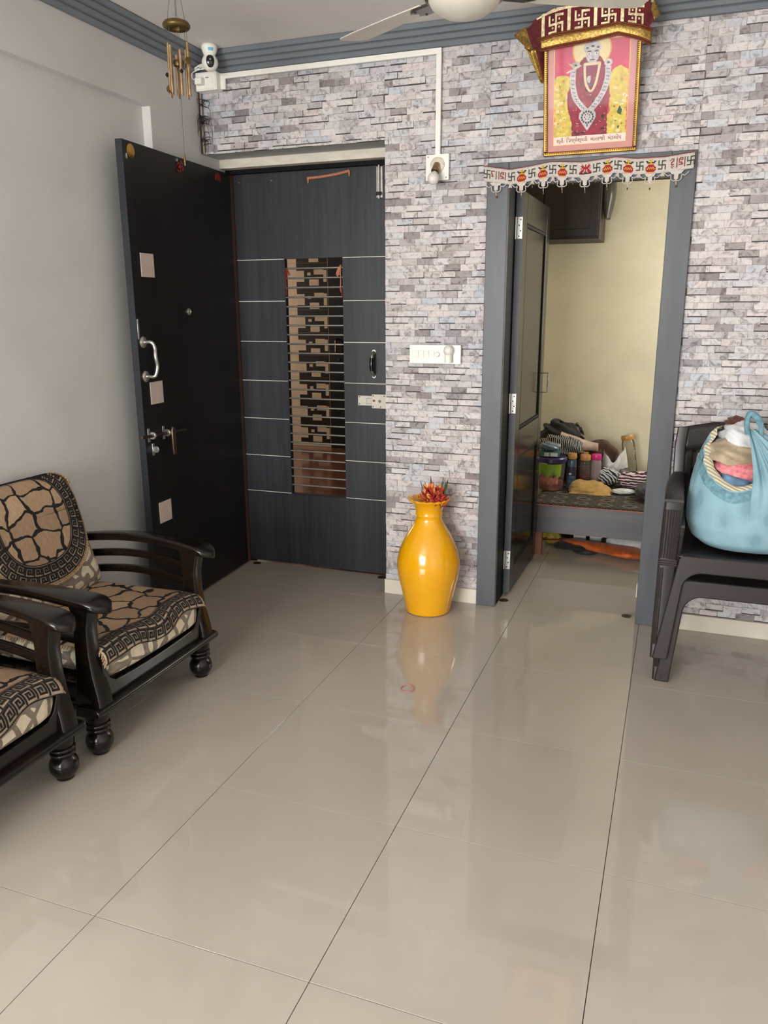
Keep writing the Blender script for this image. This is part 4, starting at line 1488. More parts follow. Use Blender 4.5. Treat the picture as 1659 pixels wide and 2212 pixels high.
lump('folded_garment', M_cwhite, 'white shirt on top of the bag right of the knot', (BX + 0.095, BY - 0.05, BZ + 0.405), (0.09, 0.09, 0.04), 5, 0.2, 0.12, group=GC)
lump('folded_garment', M_cbeige, 'beige cloth in the bag under the right white shirt', (BX + 0.10, BY - 0.075, BZ + 0.350), (0.085, 0.085, 0.04), 6, 0.2, 0.10, group=GC)
lump('folded_garment', M_cpink, 'pink cloth low on the right side of the bag mouth', (BX + 0.115, BY - 0.105, BZ + 0.295), (0.08, 0.08, 0.045), 7, 0.2, 0.10, group=GC)
lump('folded_garment', M_cbrown, 'rust brown cloth peeping out behind the white shirt', (BX - 0.088, BY + 0.05, BZ + 0.490), (0.04, 0.05, 0.025), 8, 0.2, 0.10, group=GC)

# ------------------------------------------------------------------ pink rubber band on the floor
mb = MB()
mb.tube([(0.953 + 0.026 * cos(a) * cos(0.35) - 0.031 * sin(a) * sin(0.35), 2.046 + 0.026 * cos(a) * sin(0.35) + 0.031 * sin(a) * cos(0.35), 0.0022) for a in [2 * pi * k / 36 for k in range(36)]], 0.0022, 8, closed=True)
tag(mb.build('rubber_band', mat('pink_rubber', (196, 128, 118), 0.6, var=0.2)), 'small pink rubber band lying on the floor in front of the vase', 'rubber band')
# ------------------------------------------------------------------ framed devotional picture, leaning forward from the wall
FW, FH = 0.392, 0.480
pf = thing('framed_picture', 'gold framed devotional picture with pink mount above the bedroom doorway', 'picture', (1.437, 3.063, 2.146))
pf.rotation_euler = (radians(14.0), 0, 0)
# local: x across, z up, -y towards the room
M_frame = mat('gilded_frame', (158, 118, 56), 0.34, 0.85, var=0.3, scale=(14, 14, 14))
M_framedk = mat('dark_gilt_groove', (92, 62, 30), 0.4, 0.6, var=0.3)
M_mount = mat('pink_mount_board', (208, 148, 142), 0.7, var=0.05, scale=(5, 5, 5))
fwid = 0.017
hw = FW / 2
for (a, b, c, d) in ((-hw, hw, 0, fwid), (-hw, hw, FH - fwid, FH), (-hw, -hw + fwid, fwid, FH - fwid), (hw - fwid, hw, fwid, FH - fwid)):
    MB().box(a, b, -0.016, 0.004, c, d).build('frame_bar', M_frame, pf, smooth=0, bevel=0.004)
bd = MB()
bi = hw - fwid * 0.62
for k in range(64):
    z = 0.012 + (FH - 0.024) * k / 63
    for x in (-bi, bi):
        bd.lathe([(0.0012, -0.002), (0.0026, 0), (0.0012, 0.002)], (x, -0.0165, z), 6)
for k in range(48):
    x = -bi + 2 * bi * k / 47
    for z in (fwid * 0.62, FH - fwid * 0.62):
        bd.lathe([(0.0012, -0.002), (0.0026, 0), (0.0012, 0.002)], (x, -0.0165, z), 6)
o = bd.build('beading', M_framedk, pf)
o['kind'] = 'stuff'
MB().box(-hw + 0.01, hw - 0.01, -0.004, 0.002, 0.01, FH - 0.01).build('mount', M_mount, pf, smooth=0)
PX0, PX1, PZ0, PZ1 = -0.152, 0.150, 0.042, 0.426
MB().box(PX0 - 0.0022, PX1 + 0.0022, -0.0048, -0.004, PZ0 - 0.0022, PZ1 + 0.0022).build('gold_fillet', M_frame, pf, smooth=0)
# printed sheet: flat colour shapes layered by fractions of a millimetre
M_pr = {n_: mat('print_' + n_, c_, 0.5, var=v_, scale=(60, 60, 60), spec=0.3) for n_, c_, v_ in (
    ('pink', (212, 72, 104), 0.10), ('halo', (238, 214, 160), 0.08), ('haloedge', (232, 176, 84), 0.1), ('yellow', (228, 204, 92), 0.22), ('red', (164, 32, 58), 0.35), ('dark', (54, 20, 28), 0.4),
    ('silver', (214, 206, 206), 0.25), ('silverdk', (92, 86, 90), 0.5), ('paper', (238, 214, 200), 0.05), ('ivory', (226, 206, 166), 0.12), ('green', (60, 92, 60), 0.3), ('ink', (132, 78, 62), 0.2), ('maroon', (150, 44, 72), 0.3), ('white', (244, 238, 234), 0.03))}
names = list(M_pr)
pm = MB()


def L(pts, layer, col):
    """shape in crop pixels of the picture: x 445..1250, y 470..1620"""
    q = []
    for a, b in pts:
        x = PX0 + (a - 447) / (1248 - 447) * (PX1 - PX0)
        z = PZ0 + (1618 - b) * 0.000326
        q.append((x, z))
    pm.poly(q, lambda x, z: (x, -0.0049 - 0.00016 * layer, z), names.index(col))


def ell(cx, cy, rx, ry, n=36, a0=0, a1=2 * pi):
    return [(cx + rx * cos(a0 + (a1 - a0) * k / n), cy + ry * sin(a0 + (a1 - a0) * k / n)) for k in range(n if abs(a1 - a0 - 2 * pi) < 1e-6 else n + 1)]


L([(447, 440), (1248, 440), (1248, 1618), (447, 1618)], 0, 'pink')
L(ell(850, 540, 210, 215), 1, 'haloedge')
L(ell(850, 540, 196, 202), 2, 'halo')
# banks of yellow flowers
rp = random.Random(2)


def ragged(pts, amp):
    out = []
    for i in range(len(pts)):
        a, b = pts[i], pts[(i + 1) % len(pts)]
        n = max(1, int(sqrt((a[0] - b[0]) ** 2 + (a[1] - b[1]) ** 2) / 28))
        for k in range(n):
            t = k / n
            out.append((a[0] + (b[0] - a[0]) * t + rp.uniform(-amp, amp), a[1] + (b[1] - a[1]) * t + rp.uniform(-amp, amp)))
    return [(min(1246, max(449, x)), y) for x, y in out]


L(ragged([(449, 830), (520, 795), (600, 815), (650, 900), (640, 1000), (590, 1150), (640, 1350), (670, 1530), (449, 1535)], 9), 3, 'yellow')
L(ragged([(1246, 800), (1150, 735), (1080, 790), (1030, 900), (1050, 1050), (1060, 1250), (1010, 1420), (1000, 1530), (1246, 1530)], 9), 3, 'yellow')
for k in range(70):
    sd = rp.random() < 0.5
    x, y = (rp.uniform(455, 620) if sd else rp.uniform(1065, 1240)), rp.uniform(860, 1500)
    L(ell(x, y, rp.uniform(12, 26), rp.uniform(10, 22), 7), 4, rp.choice(('halo', 'haloedge', 'yellow', 'halo')))
for k in range(26):
    sd = rp.random() < 0.5
    x, y = (rp.uniform(470, 610) if sd else rp.uniform(1075, 1230)), rp.uniform(880, 1500)
    L(ell(x, y, rp.uniform(3, 7), rp.uniform(4, 10), 5), 5, 'dark')
L([(1140, 1270), (1165, 1200), (1195, 1250), (1185, 1310), (1150, 1290)], 6, 'green')
L([(1145, 1440), (1175, 1430), (1160, 1470)], 6, 'green')
# red robe
L(ragged([(740, 640), (960, 640), (1010, 760), (1040, 900), (1060, 1080), (1030, 1300), (1040, 1525), (655, 1525), (640, 1330), (590, 1150), (600, 1000), (650, 800)], 7), 6, 'red')
for k in range(26):
    L(ell(rp.uniform(640, 1020), rp.uniform(950, 1510), rp.uniform(12, 34), rp.uniform(10, 26), 7), 7, rp.choice(('dark', 'maroon', 'dark', 'red')))
L([(760, 620), (940, 620), (965, 700), (975, 830), (850, 960), (735, 830), (745, 700)], 8, 'maroon')
for k in range(90):
    L(ell(rp.uniform(630, 1030), rp.uniform(720, 1480), 4, 4, 6), 9, 'white')
# silver face and crown
L(ell(855, 520, 92, 78), 9, 'silver')
L(ell(858, 600, 72, 92), 10, 'silver')
for a, b, r_, s_ in ((822, 560, 22, 9), (900, 560, 22, 9), (858, 655, 30, 9), (800, 520, 16, 10), (858, 505, 20, 12), (916, 520, 16, 10)):
    L(ell(a, b, r_, s_, 16), 11, 'silverdk')
L(ell(858, 616, 9, 26, 14), 12, 'silverdk')
L(ell(858, 612, 7, 28, 14), 13, 'silver')
for a in (822, 900):
    L(ell(a, 588, 19, 10, 12), 12, 'white')
    L(ell(a, 588, 8, 8, 8), 13, 'dark')
L(ell(858, 664, 24, 5, 12), 13, 'silver')
# ivory necklace and small shoulder ornaments
for seg in ([(775, 690), (790, 900), (850, 1010), (905, 900), (940, 690)],):
    P = smooth_path([(a, b, 0) for a, b in seg], 5)
    for i in range(len(P) - 1):
        a, b = P[i], P[i + 1]
        d_ = (b - a).normalized() * 13
        L([(a.x - d_.y, a.y + d_.x), (a.x + d_.y, a.y - d_.x), (b.x + d_.y, b.y - d_.x), (b.x - d_.y, b.y + d_.x)], 11, 'ivory')
L([(770, 680), (945, 680), (940, 715), (780, 715)], 11, 'ivory')
L(ell(825, 870, 22, 40, 12), 11, 'silver')
L(ell(845, 930, 26, 20, 12), 11, 'silverdk')
for x in (680, 1030):
    L(ell(x, 700, 46, 40, 16), 11, 'silver')
    L(ell(x, 700, 16, 12, 8), 12, 'silverdk')
L([(590, 660), (640, 690), (690, 650), (740, 655), (700, 690), (640, 715)], 11, 'ivory')
L([(575, 770), (740, 700), (745, 712), (585, 785)], 12, 'ivory')
# silver garland
for seg in ([(655, 740), (650, 900), (680, 1060), (740, 1160), (820, 1250)], [(1030, 740), (1025, 880), (985, 1020), (910, 1150), (830, 1250)]):
    P = smooth_path([(a, b, 0) for a, b in seg], 7)
    for i in range(len(P) - 1):
        a, b = P[i], P[i + 1]
        d_ = (b - a).normalized() * 32
        L([(a.x - d_.y, a.y + d_.x), (a.x + d_.y, a.y - d_.x), (b.x + d_.y, b.y - d_.x), (b.x - d_.y, b.y + d_.x)], 13, 'silver')
        if i % 2:
            c_ = (a + b) / 2
            for o_ in (-10, 9):
                L(ell(c_.x + o_, c_.y + 3 * o_ / 10, 6, 8, 6), 14, 'silverdk')
drop = [(820, 1465), (770, 1390), (725, 1310), (730, 1255), (765, 1215), (820, 1200), (875, 1215), (908, 1255), (912, 1310), (870, 1390)]
L(drop, 15, 'silver')
for k in range(14):
    a = 2 * pi * k / 14
    L(ell(820 + 62 * cos(a), 1305 + 66 * sin(a), 11, 15, 7), 16, 'silverdk')
for k in range(7):
    a = 2 * pi * k / 7 + 0.3
    L(ell(820 + 30 * cos(a), 1300 + 34 * sin(a), 7, 9, 6), 16, 'silverdk')
L(ell(820, 1400, 8, 22, 8), 16, 'silverdk')
L([(447, 1520), (1248, 1520), (1248, 1618), (447, 1618)], 17, 'paper')
pm.build('printed_sheet', [M_pr[n_] for n_ in names], pf, smooth=0, fix=False)


def text_mesh(name, body, size, material, parent, loc, rot, width=None):
    cu = bpy.data.curves.new(name, 'FONT')
    cu.body, cu.size, cu.align_x = body, size, 'CENTER'
    cu.offset = 0.0002
    ob = bpy.data.objects.new(name, cu)
    C.objects.link(ob)
    bpy.context.view_layer.update()
    dg = bpy.context.evaluated_depsgraph_get()
    me = bpy.data.meshes.new_from_object(ob.evaluated_get(dg))
    bpy.data.objects.remove(ob)
    o = bpy.data.objects.new(name, me)
    C.objects.link(o)
    me.materials.clear()
    me.materials.append(material)
    o.parent, o.location, o.rotation_euler = parent, loc, rot
    if width and len(me.vertices):
        xs = [v_.co.x for v_ in me.vertices]
        k = width / (max(xs) - min(xs))
        o.scale = (k, k, k)
    return o


text_mesh('caption', 'શ્રી  િસધ્ધેશ્વરી  માતાજી  મંડલોપ', 0.02, M_pr['ink'], pf, (-0.004, -0.0083, PZ0 + 0.009), (pi / 2, 0, 0), 0.272)
MB().box(-hw + 0.012, hw - 0.012, -0.0125, -0.0115, 0.012, FH - 0.012).build('glass', thin_glass('picture_glass', refl=0.13), pf, smooth=0)

# ------------------------------------------------------------------ red and gold cloth draped over the picture
M_red = mat('deep_red_velvet', (112, 12, 24), 0.8, var=0.35, scale=(40, 40, 40), sheen=0.2)
M_lame = mat('gold_lame_ribbon', (206, 168, 88), 0.38, 0.75, var=0.45, scale=(120, 40, 120), bmp=0.9, bscale=(90, 50, 90))
M_braid = mat('orange_gold_braid', (150, 76, 36), 0.55, 0.3, var=0.5, scale=(200, 60, 200))
M_gota = mat('pale_gold_strip', (196, 176, 138), 0.35, 0.55, var=0.4, scale=(80, 80, 80), bmp=0.5, bscale=(120, 120, 120))
dc = thing('draped_cloth', 'red cloth with gold border draped over the top of the framed picture', 'cloth', (1.40, 2.90, 2.50))
# front panel follows x (world 1.18..1.66); top edge and hem heights from the fall of the cloth


def ctop(x):
    return interp(x, [1.15, 1.20, 1.29, 1.40, 1.55, 1.64, 1.69], [2.560, 2.640, 2.672, 2.674, 2.668, 2.664, 2.660])


def chem(x):
    return interp(x, [1.12, 1.185, 1.24, 1.34, 1.44, 1.54, 1.62, 1.69], [2.560, 2.545, 2.524, 2.532, 2.542, 2.552, 2.528, 2.500])


def cfront(x, f):
    """f = 0 at the hem, 1 at the fold over the frame top"""
    z = chem(x) + (ctop(x) - chem(x)) * f
    y = 2.966 - (2.63 - z) * -0.249 - 0.100 + 0.006 * sin(17 * x) * (1 - f)
    y = 2.905 + (2.60 - z) * 0.20 + 0.006 * sin(23 * x) * (1 - f) + 0.02 * max(0, (1.24 - x) / 0.1) + 0.03 * max(0, (x - 1.64) / 0.06)
    return Vector((x, y, z)) - Vector((1.40, 2.90, 2.50))


BAND = 0.34
MB().grid(lambda u, v_: cfront(1.17 + 0.49 * u, BAND + (1 - BAND) * v_), 40, 8).build('front_panel', M_red, dc, smooth=70, fix=False, solid=0.002)
MB().grid(lambda u, v_: cfront(1.165 + 0.505 * u, 0.03 + (BAND + 0.01 - 0.03) * v_) + Vector((0, -0.004 - 0.004 * sin(pi * v_), 0)), 60, 6).build('gold_band', M_lame, dc, smooth=70, fix=False, solid=0.002)
for f in (0.02, 0.07, BAND - 0.02, BAND + 0.03):
    MB().tube([cfront(1.165 + 0.505 * k / 60, f) + Vector((0, -0.009, 0)) for k in range(61)], 0.0034, 6).build('braid', M_braid, dc)
# top of the cloth going back to the wall
MB().grid(lambda u, v_: cfront(1.17 + 0.49 * u, 1.0) + Vector((0, 0.075 * v_, 0.004 * sin(pi * v_) - 0.004 * v_)), 30, 4).build('top_fold', M_red, dc, smooth=70, fix=False, solid=0.002)
# left wing sweeping out and its tail behind the frame
LW = [Vector(p) - Vector((1.40, 2.90, 2.50)) for p in ((1.235, 2.915, 2.655), (1.118, 2.93, 2.602), (1.180, 2.905, 2.540), (1.235, 2.897, 2.535))]


def quadp(q, u, v_):
    return q[0] * (1 - u) * (1 - v_) + q[1] * u * (1 - v_) + q[2] * u * v_ + q[3] * (1 - u) * v_


MB().grid(lambda u, v_: quadp(LW, u, v_) + Vector((0, 0.012 * sin(6 * u + 3 * v_), 0)), 12, 8, lambda i, j: 1 if i >= 7 else 0).build('left_wing', [M_red, M_lame], dc, smooth=70, fix=False, solid=0.002)
LT = [Vector(p) - Vector((1.40, 2.90, 2.50)) for p in ((1.262, 2.99, 2.545), (1.165, 2.94, 2.555), (1.222, 3.01, 2.435), (1.262, 3.03, 2.42))]
MB().grid(lambda u, v_: quadp(LT, u, v_) + Vector((0, 0.01 * sin(9 * u), 0)), 10, 8, lambda i, j: 1 if i >= 6 else 0).build('left_tail', [M_red, M_lame], dc, smooth=70, fix=False, solid=0.002)
RW = [Vector(p) - Vector((1.40, 2.90, 2.50)) for p in ((1.625, 2.915, 2.662), (1.688, 2.905, 2.622), (1.672, 2.905, 2.50), (1.640, 2.905, 2.522))]
RT = [Vector(p) - Vector((1.40, 2.90, 2.50)) for p in ((1.615, 2.93, 2.70), (1.655, 2.94, 2.705), (1.70, 2.92, 2.612), (1.655, 2.895, 2.565))]
MB().grid(lambda u, v_: quadp(RT, u, v_) + Vector((0, 0.012 * sin(5 * u + 2 * v_), 0)), 10, 8, lambda i, j: 1 if i >= 5 else 0).build('right_wing', [M_red, M_lame], dc, smooth=70, fix=False, solid=0.002)
# gold squares and emblems on the front panel
gm = MB()


def cq(x, f):
    return cfront(x, f) + Vector((0, -0.0035, 0))


for k in range(4):
    x = 1.243 + 0.104 * k
    gm.ribbon([(x, BAND + 0.02), (x, 1.0)], 0.013, cq)
gm.ribbon([(1.243 + 0.40 * k / 20, 0.97) for k in range(21)], 0.055, cq)
for k in range(4):
    cx, f0 = 1.295 + 0.104 * k, 0.60
    sx, sf = 0.026, 0.20
    for seg in ([(-1, 1), (-1, 0), (1, 0), (1, -1)], [(1, 1), (0, 1), (0, -1), (-1, -1)]):
        pts = [(cx + a * sx, f0 + 0.03 + b * sf) for a, b in seg]
        for i in range(3):
            (a0, b0), (a1, b1) = pts[i], pts[i + 1]
            w_ = 0.0036
            if abs(a1 - a0) > abs(b1 - b0) * 0.1:
                q = [(min(a0, a1) - w_, b0 - 0.03), (max(a0, a1) + w_, b0 - 0.03), (max(a0, a1) + w_, b0 + 0.03), (min(a0, a1) - w_, b0 + 0.03)]
            else:
                q = [(a0 - w_, min(b0, b1) - 0.03), (a0 + w_, min(b0, b1) - 0.03), (a0 + w_, max(b0, b1) + 0.03), (a0 - w_, max(b0, b1) + 0.03)]
            gm.poly(q, cq)
    for a, b in ((-0.5, 0.5), (0.5, 0.5), (-0.5, -0.5), (0.5, -0.5)):
        gm.poly([(cx + a * sx + 0.0038 * cos(t), f0 + 0.03 + b * sf + 0.03 * sin(t)) for t in [2 * pi * j / 8 for j in range(8)]], cq)
o = gm.build('gold_emblems', M_gota, dc, smooth=0, fix=False)
o['kind'] = 'stuff'

# ------------------------------------------------------------------ embroidered hanging across the head of the bedroom doorway
M_knit = mat('white_beaded_knit', (212, 203, 196), 0.85, var=0.18, scale=(220, 220, 220), bmp=0.5, bscale=(260, 260, 260))
M_xg = mat('dark_green_stitch', (70, 78, 62), 0.85, var=0.3, scale=(200, 200, 200))
M_xr = mat('red_stitch', (176, 36, 40), 0.85, var=0.3, scale=(200, 200, 200))
M_xb = mat('brown_red_stitch', (140, 72, 66), 0.85, var=0.25, scale=(200, 200, 200))
M_xy = mat('yellow_stitch', (214, 176, 66), 0.85, var=0.2, scale=(200, 200, 200))
M_xk = mat('black_stitch', (34, 34, 30), 0.85, var=0.2, scale=(200, 200, 200))
M_bead = mat('amber_bead', (120, 84, 48), 0.3, var=0.3)
TY = 3.056
tr = thing('door_hanging', 'white embroidered hanging with red pots and writing across the bedroom door head', 'door hanging', (0, TY, 0))
TXs = [0.972, 1.098, 1.190, 1.277, 1.416, 1.553, 1.638, 1.754, 1.870]
TZs = [2.122, 2.100, 2.110, 2.122, 2.112, 2.124, 2.112, 2.112, 2.124]


def ttop(x):
    return interp(x, TXs, TZs) + 0.0


def tmap(x, f, up=0.0):
    """f = 0 at the top edge, 1 at the lower edge (0.062 m down)"""
    return Vector((x, -0.004 - up + 0.003 * sin(40 * x) * f - 0.0015, ttop(x) - 0.064 * f))


MB().grid(lambda u, v_: tmap(0.974 + 0.896 * u, v_), 90, 6).build('band', M_knit, tr, smooth=70, fix=False, solid=0.003)
MB().tube([tmap(0.972 + 0.900 * k / 60, 0.0) + Vector((0, -0.002, 0)) for k in range(61)], 0.0022, 6).build('top_cord', M_xb, tr)
BM = {
    'sw': ['#.#####', '#.#.#..', '#.#.#..', '#######', '..#.#.#', '..#.#.#', '#####.#'],
    'pot': ['...yyy...', 'kk.yyy.kk', '.kkkykkk.', '..yyyyy..', '..rrrrr..', '.rrrrrrr.', 'rryryryrr', 'ryryryryr', 'rrrrrrrrr', '.rrrrrrr.', '..yyyyy..'],
    'gan': ['..r..r..r..', '.rrr.r.rrr.', '..rrrrrrr..', '.r.rrrrr.r.', '..rr.r.rr..', '.rrr.r.rrr.', 'rrr.rrr.rrr', 'kkkkkkkkkkk'],
    'labh': ['bbbb.b..b..bbb.b', 'b....b..b.bb.b.b', 'b....b..b.b.bb.b', 'bb...b..b.b....b', '.b...b..b.bbb..b', 'bbb..b..b...bb.b', '.....b..b.bbbb.b', '.....b..b......b'],
    'shubh': ['.bbb..b..bbb.b', 'b..b..b.bb.b.b', '..bb..b.b.bb.b', '.bb...b.b....b', '.b....b.bbb..b', '.bbb..b...bb.b', '..b...b.bbbb.b', '.b.b..b......b', '..b...b......b'],
}
# clean pinwheel emblem and the two words as stitched strokes
BM['sw'] = ['g..gggg', 'g.wg.w.', 'g..g...', 'ggggggg', '...g..g', '.w.gw.g', 'gggg..g']
cmap = {'g': 0, 'r': 1, 'b': 2, 'y': 3, 'k': 4, 'w': 5, '#': 0}
SM = [M_xg, M_xr, M_xb, M_xy, M_xk, M_knit]
layout = [('sw', 0.990), ('labh', 1.043), ('sw', 1.103), ('pot', 1.148), ('sw', 1.194), ('pot', 1.242), ('sw', 1.285), ('pot', 1.328), ('sw', 1.374), ('gan', 1.427), ('sw', 1.474), ('pot', 1.520), ('sw', 1.563), ('pot', 1.606),
          ('sw', 1.653), ('pot', 1.698), ('sw', 1.743), ('shubh', 1.804), ('sw', 1.856)]
for nm, cx in layout:
    rows = BM[nm]
    nr, nc = len(rows), len(rows[0])
    ph_ = {'sw': 0.0052, 'pot': 0.0049, 'gan': 0.0050, 'labh': 0.0043, 'shubh': 0.0043}[nm]
    pw_ = {'sw': 0.0044, 'pot': 0.0046, 'gan': 0.0047, 'labh': 0.0042, 'shubh': 0.0044}[nm]
    mm = MB()
    f0 = 0.5 - nr * ph_ / 0.064 / 2 + (0.06 if nm == 'pot' else 0)
    for r_, row in enumerate(rows):
        for c_, chx in enumerate(row):
            if chx == '.' or chx == 'w':
                continue
            xa, xb = cx + (c_ - nc / 2) * pw_, cx + (c_ + 1 - nc / 2) * pw_
            fa, fb2 = f0 + r_ * ph_ / 0.064, f0 + (r_ + 1) * ph_ / 0.064
            mm.add([tmap(xa, fa, 0.0028), tmap(xb, fa, 0.0028), tmap(xb, fb2, 0.0028), tmap(xa, fb2, 0.0028)], [(0, 1, 2, 3)], cmap[chx])
    nmz = {'sw': 'pinwheel_emblem', 'pot': 'pot_emblem', 'gan': 'figure_emblem', 'labh': 'stitched_word', 'shubh': 'stitched_word'}[nm]
    mm.build(nmz, SM, tr, smooth=0, fix=False)
# pendants
for cx in (1.033, 1.148, 1.246, 1.328, 1.427, 1.520, 1.606, 1.698, 1.803):
    pnd = MB()
    zt = ttop(cx) - 0.062
    w_ = 0.030 if cx in (1.033, 1.803) else 0.024
    pnd.prism([(cx - w_, zt), (cx + w_, zt), (cx + w_ * 0.6, zt - 0.014), (cx + 0.009, zt - 0.014), (cx + 0.008, zt - 0.034), (cx - 0.008, zt - 0.034), (cx - 0.009, zt - 0.014), (cx - w_ * 0.6, zt - 0.014)], -0.007, -0.003, lambda a, b, c: (a, c, b))
    o = pnd.build('pendant', M_knit, tr, smooth=0)
    lp = MB()
    for s in (-1, 1):
        lp.tube(smooth_path([(cx + s * (w_ + 0.02), -0.006, zt - 0.006), (cx + s * (w_ + 0.004), -0.006, zt - 0.020), (cx + s * w_ * 0.75, -0.006, zt - 0.016), (cx + s * 0.02, -0.006, zt - 0.034), (cx + s * 0.008, -0.006, zt - 0.041), (cx, -0.006, zt - 0.036)], 4), 0.0019, 5)
    lp.tube([(cx, -0.006, zt - 0.034), (cx + 0.002, -0.006, zt - 0.056)], 0.0016, 5)
    lp.build('thread_loops', M_knit, o)
    MB().lathe([(0.001, -0.006), (0.0038, 0), (0.001, 0.006)], (cx + 0.002, -0.006, zt - 0.062), 8).build('bead', M_bead, o)
for k in range(8):
    cx = (1.098, 1.197, 1.288, 1.375, 1.472, 1.563, 1.652, 1.748)[k]
    zt = ttop(cx) - 0.062
    mb = MB()
    for s in (-1, 0, 1):
        mb.tube([(cx, -0.005, zt + 0.004), (cx + s * 0.007, -0.006, zt - 0.016)], [0.003, 0.0024], 5)
    o = mb.build('tassel', M_knit, tr)
    MB().lathe([(0.001, -0.005), (0.003, 0), (0.001, 0.005)], (cx, -0.006, zt - 0.026), 8).build('bead', M_bead, o)
# ------------------------------------------------------------------ ceiling fan
M_fanw = mat('cream_fan_enamel', (214, 208, 196), 0.35, var=0.08, scale=(6, 6, 6))
M_fand = mat('dark_chrome_fan', (112, 106, 100), 0.3, 0.8, var=0.3, scale=(14, 14, 14))
FX, FY, FZ = 1.154, 1.977, 2.45
fan = thing('ceiling_fan', 'cream three bladed ceiling fan hanging from the ceiling', 'ceiling fan', (FX, FY, FZ))
MB().lathe([(0.0, -0.072), (0.03, -0.070), (0.07, -0.060), (0.102, -0.040), (0.113, -0.022), (0.113, -0.018), (0.108, -0.014)], n=40, cap=False).build('bottom_dome', M_fanw, fan, smooth=50)
MB().lathe([(0.109, -0.022), (0.125, -0.016), (0.128, 0.0), (0.125, 0.016), (0.105, 0.03), (0.06, 0.045), (0.03, 0.06), (0.03, 0.09), (0.0, 0.09)], n=40, cap=False).build('motor_housing', M_fand, fan, smooth=40)
MB().lathe([(0.013, 0.06), (0.013, 0.235)], n=12).build('down_rod', M_fanw, fan)
MB().lathe([(0.02, 0.20), (0.05, 0.215), (0.062, 0.245), (0.065, 0.27)], n=24).build('canopy', M_fanw, fan)
for ai in (26.0, 149.0, 266.0):
    R_ = Matrix.Rotation(radians(ai), 4, 'Z')
    br = MB().prism([(0.10, -0.030), (0.20, -0.040), (0.235, -0.020), (0.215, 0.0), (0.235, 0.020), (0.20, 0.040), (0.10, 0.030)], -0.006, 0.004, lambda a, b, c: (a, b, c - 0.1 * b))
    for p_ in ((0.205, -0.026), (0.205, 0.026)):
        br.lathe([(0.005, -0.009), (0.006, -0.006)], (p_[0], p_[1], -0.1 * p_[1]), 8)
    o = MB()
    o.v, o.f, o.m = [R_ @ p_ for p_ in br.v], br.f, br.m
    bracket = o.build('blade_bracket', M_fand, fan, bevel=0.002)
    outl = [(0.165, -0.050), (0.30, -0.062), (0.50, -0.070), (0.575, -0.064), (0.598, -0.045), (0.604, 0.0), (0.600, 0.045), (0.580, 0.062), (0.50, 0.066), (0.30, 0.058), (0.165, 0.046)]
    tw = lambda a, b, c: (a, b, c - b * (0.20 - 0.06 * a))
    bl = MB().prism(outl, 0.004, 0.008, tw)
    o = MB()
    o.v, o.f, o.m = [R_ @ p_ for p_ in bl.v], bl.f, bl.m
    o.build('blade', M_fanw, fan, bevel=0.0015)

# ------------------------------------------------------------------ wind chime
M_brass = mat('aged_brass', (196, 164, 126), 0.32, 0.9, var=0.3, scale=(20, 20, 20))
M_ringw = mat('bronze_ring', (112, 90, 46), 0.4, 0.6, var=0.25, scale=(20, 20, 20))
M_string = mat('grey_string', (92, 84, 80), 0.9, var=0.2)
CHX, CHY = 0.017, 2.10
wc = thing('wind_chime', 'brass wind chime of six tubes hanging from the ceiling near the corner', 'wind chime', (CHX, CHY, 2.52))
ring = [(0.020, 0.0), (0.022, 0.010), (0.034, 0.015), (0.045, 0.011), (0.051, 0.002), (0.051, -0.004), (0.046, -0.011), (0.034, -0.014), (0.022, -0.010), (0.020, 0.0)]
MB().lathe(ring, n=32, cap=False).build('suspension_ring', M_ringw, wc, smooth=60)
for a in (0.6, 2.2, 3.8, 5.4):
    MB().tube([(0.032 * cos(a), 0.032 * sin(a), 0.012), (0.004 * cos(a), 0.004 * sin(a), 0.2)], 0.0009, 5).build('cord', M_string, wc)
for k in range(6):
    a = 2 * pi * k / 6 + 0.25
    x, y = 0.037 * cos(a), 0.037 * sin(a)
    top = -0.058 - 0.016 * (k % 3)
    MB().tube([(x, y, -0.01), (x, y, top)], 0.0008, 5).build('cord', M_string, wc)
    tb_ = MB()
    n = 12
    tb_.loft([[(x + 0.0062 * cos(2 * pi * j / n), y + 0.0062 * sin(2 * pi * j / n), z - (0.008 * cos(2 * pi * j / n) if z < -0.2 else 0)) for j in range(n)] for z in (top, top - 0.01, -0.236 - 0.004 * (k % 2))], cap=True)
    tb_ = tb_.build('chime_tube', M_brass, wc)
    if k % 2:
        MB().lathe([(0.002, -0.008), (0.0075, 0), (0.002, 0.008)], (x * 1.28, y * 1.28, -0.165), 10).build('bead', M_keyblack, wc)
MB().tube([(0, 0, -0.01), (0.001, 0, -0.44)], 0.0009, 5).build('pull_cord', M_string, wc)
MB().lathe([(0.004, -0.014), (0.018, -0.010), (0.021, 0), (0.018, 0.010), (0.004, 0.014)], (0, 0, -0.128), 16).build('striker', M_ringw, wc)
MB().lathe([(0.003, -0.03), (0.005, -0.01), (0.003, 0.012)], (0.001, 0, -0.455), 8).build('pull_end', M_ringw, wc)
MB().lathe([(0.0, 0), (0.015, 0), (0.015, 0.002), (0, 0.002)], n=18, M=Matrix.Translation((-0.035, -0.012, -0.215)) @ Matrix.Rotation(1.35, 4, 'X') @ Matrix.Rotation(0.5, 4, 'Y')).build('coin', M_ringw, wc)
MB().lathe([(0.0, 0), (0.012, 0), (0.012, 0.002), (0, 0.002)], n=18, M=Matrix.Translation((0.048, -0.010, -0.125)) @ Matrix.Rotation(1.35, 4, 'X') @ Matrix.Rotation(1.1, 4, 'Y')).build('coin', M_ringw, wc)

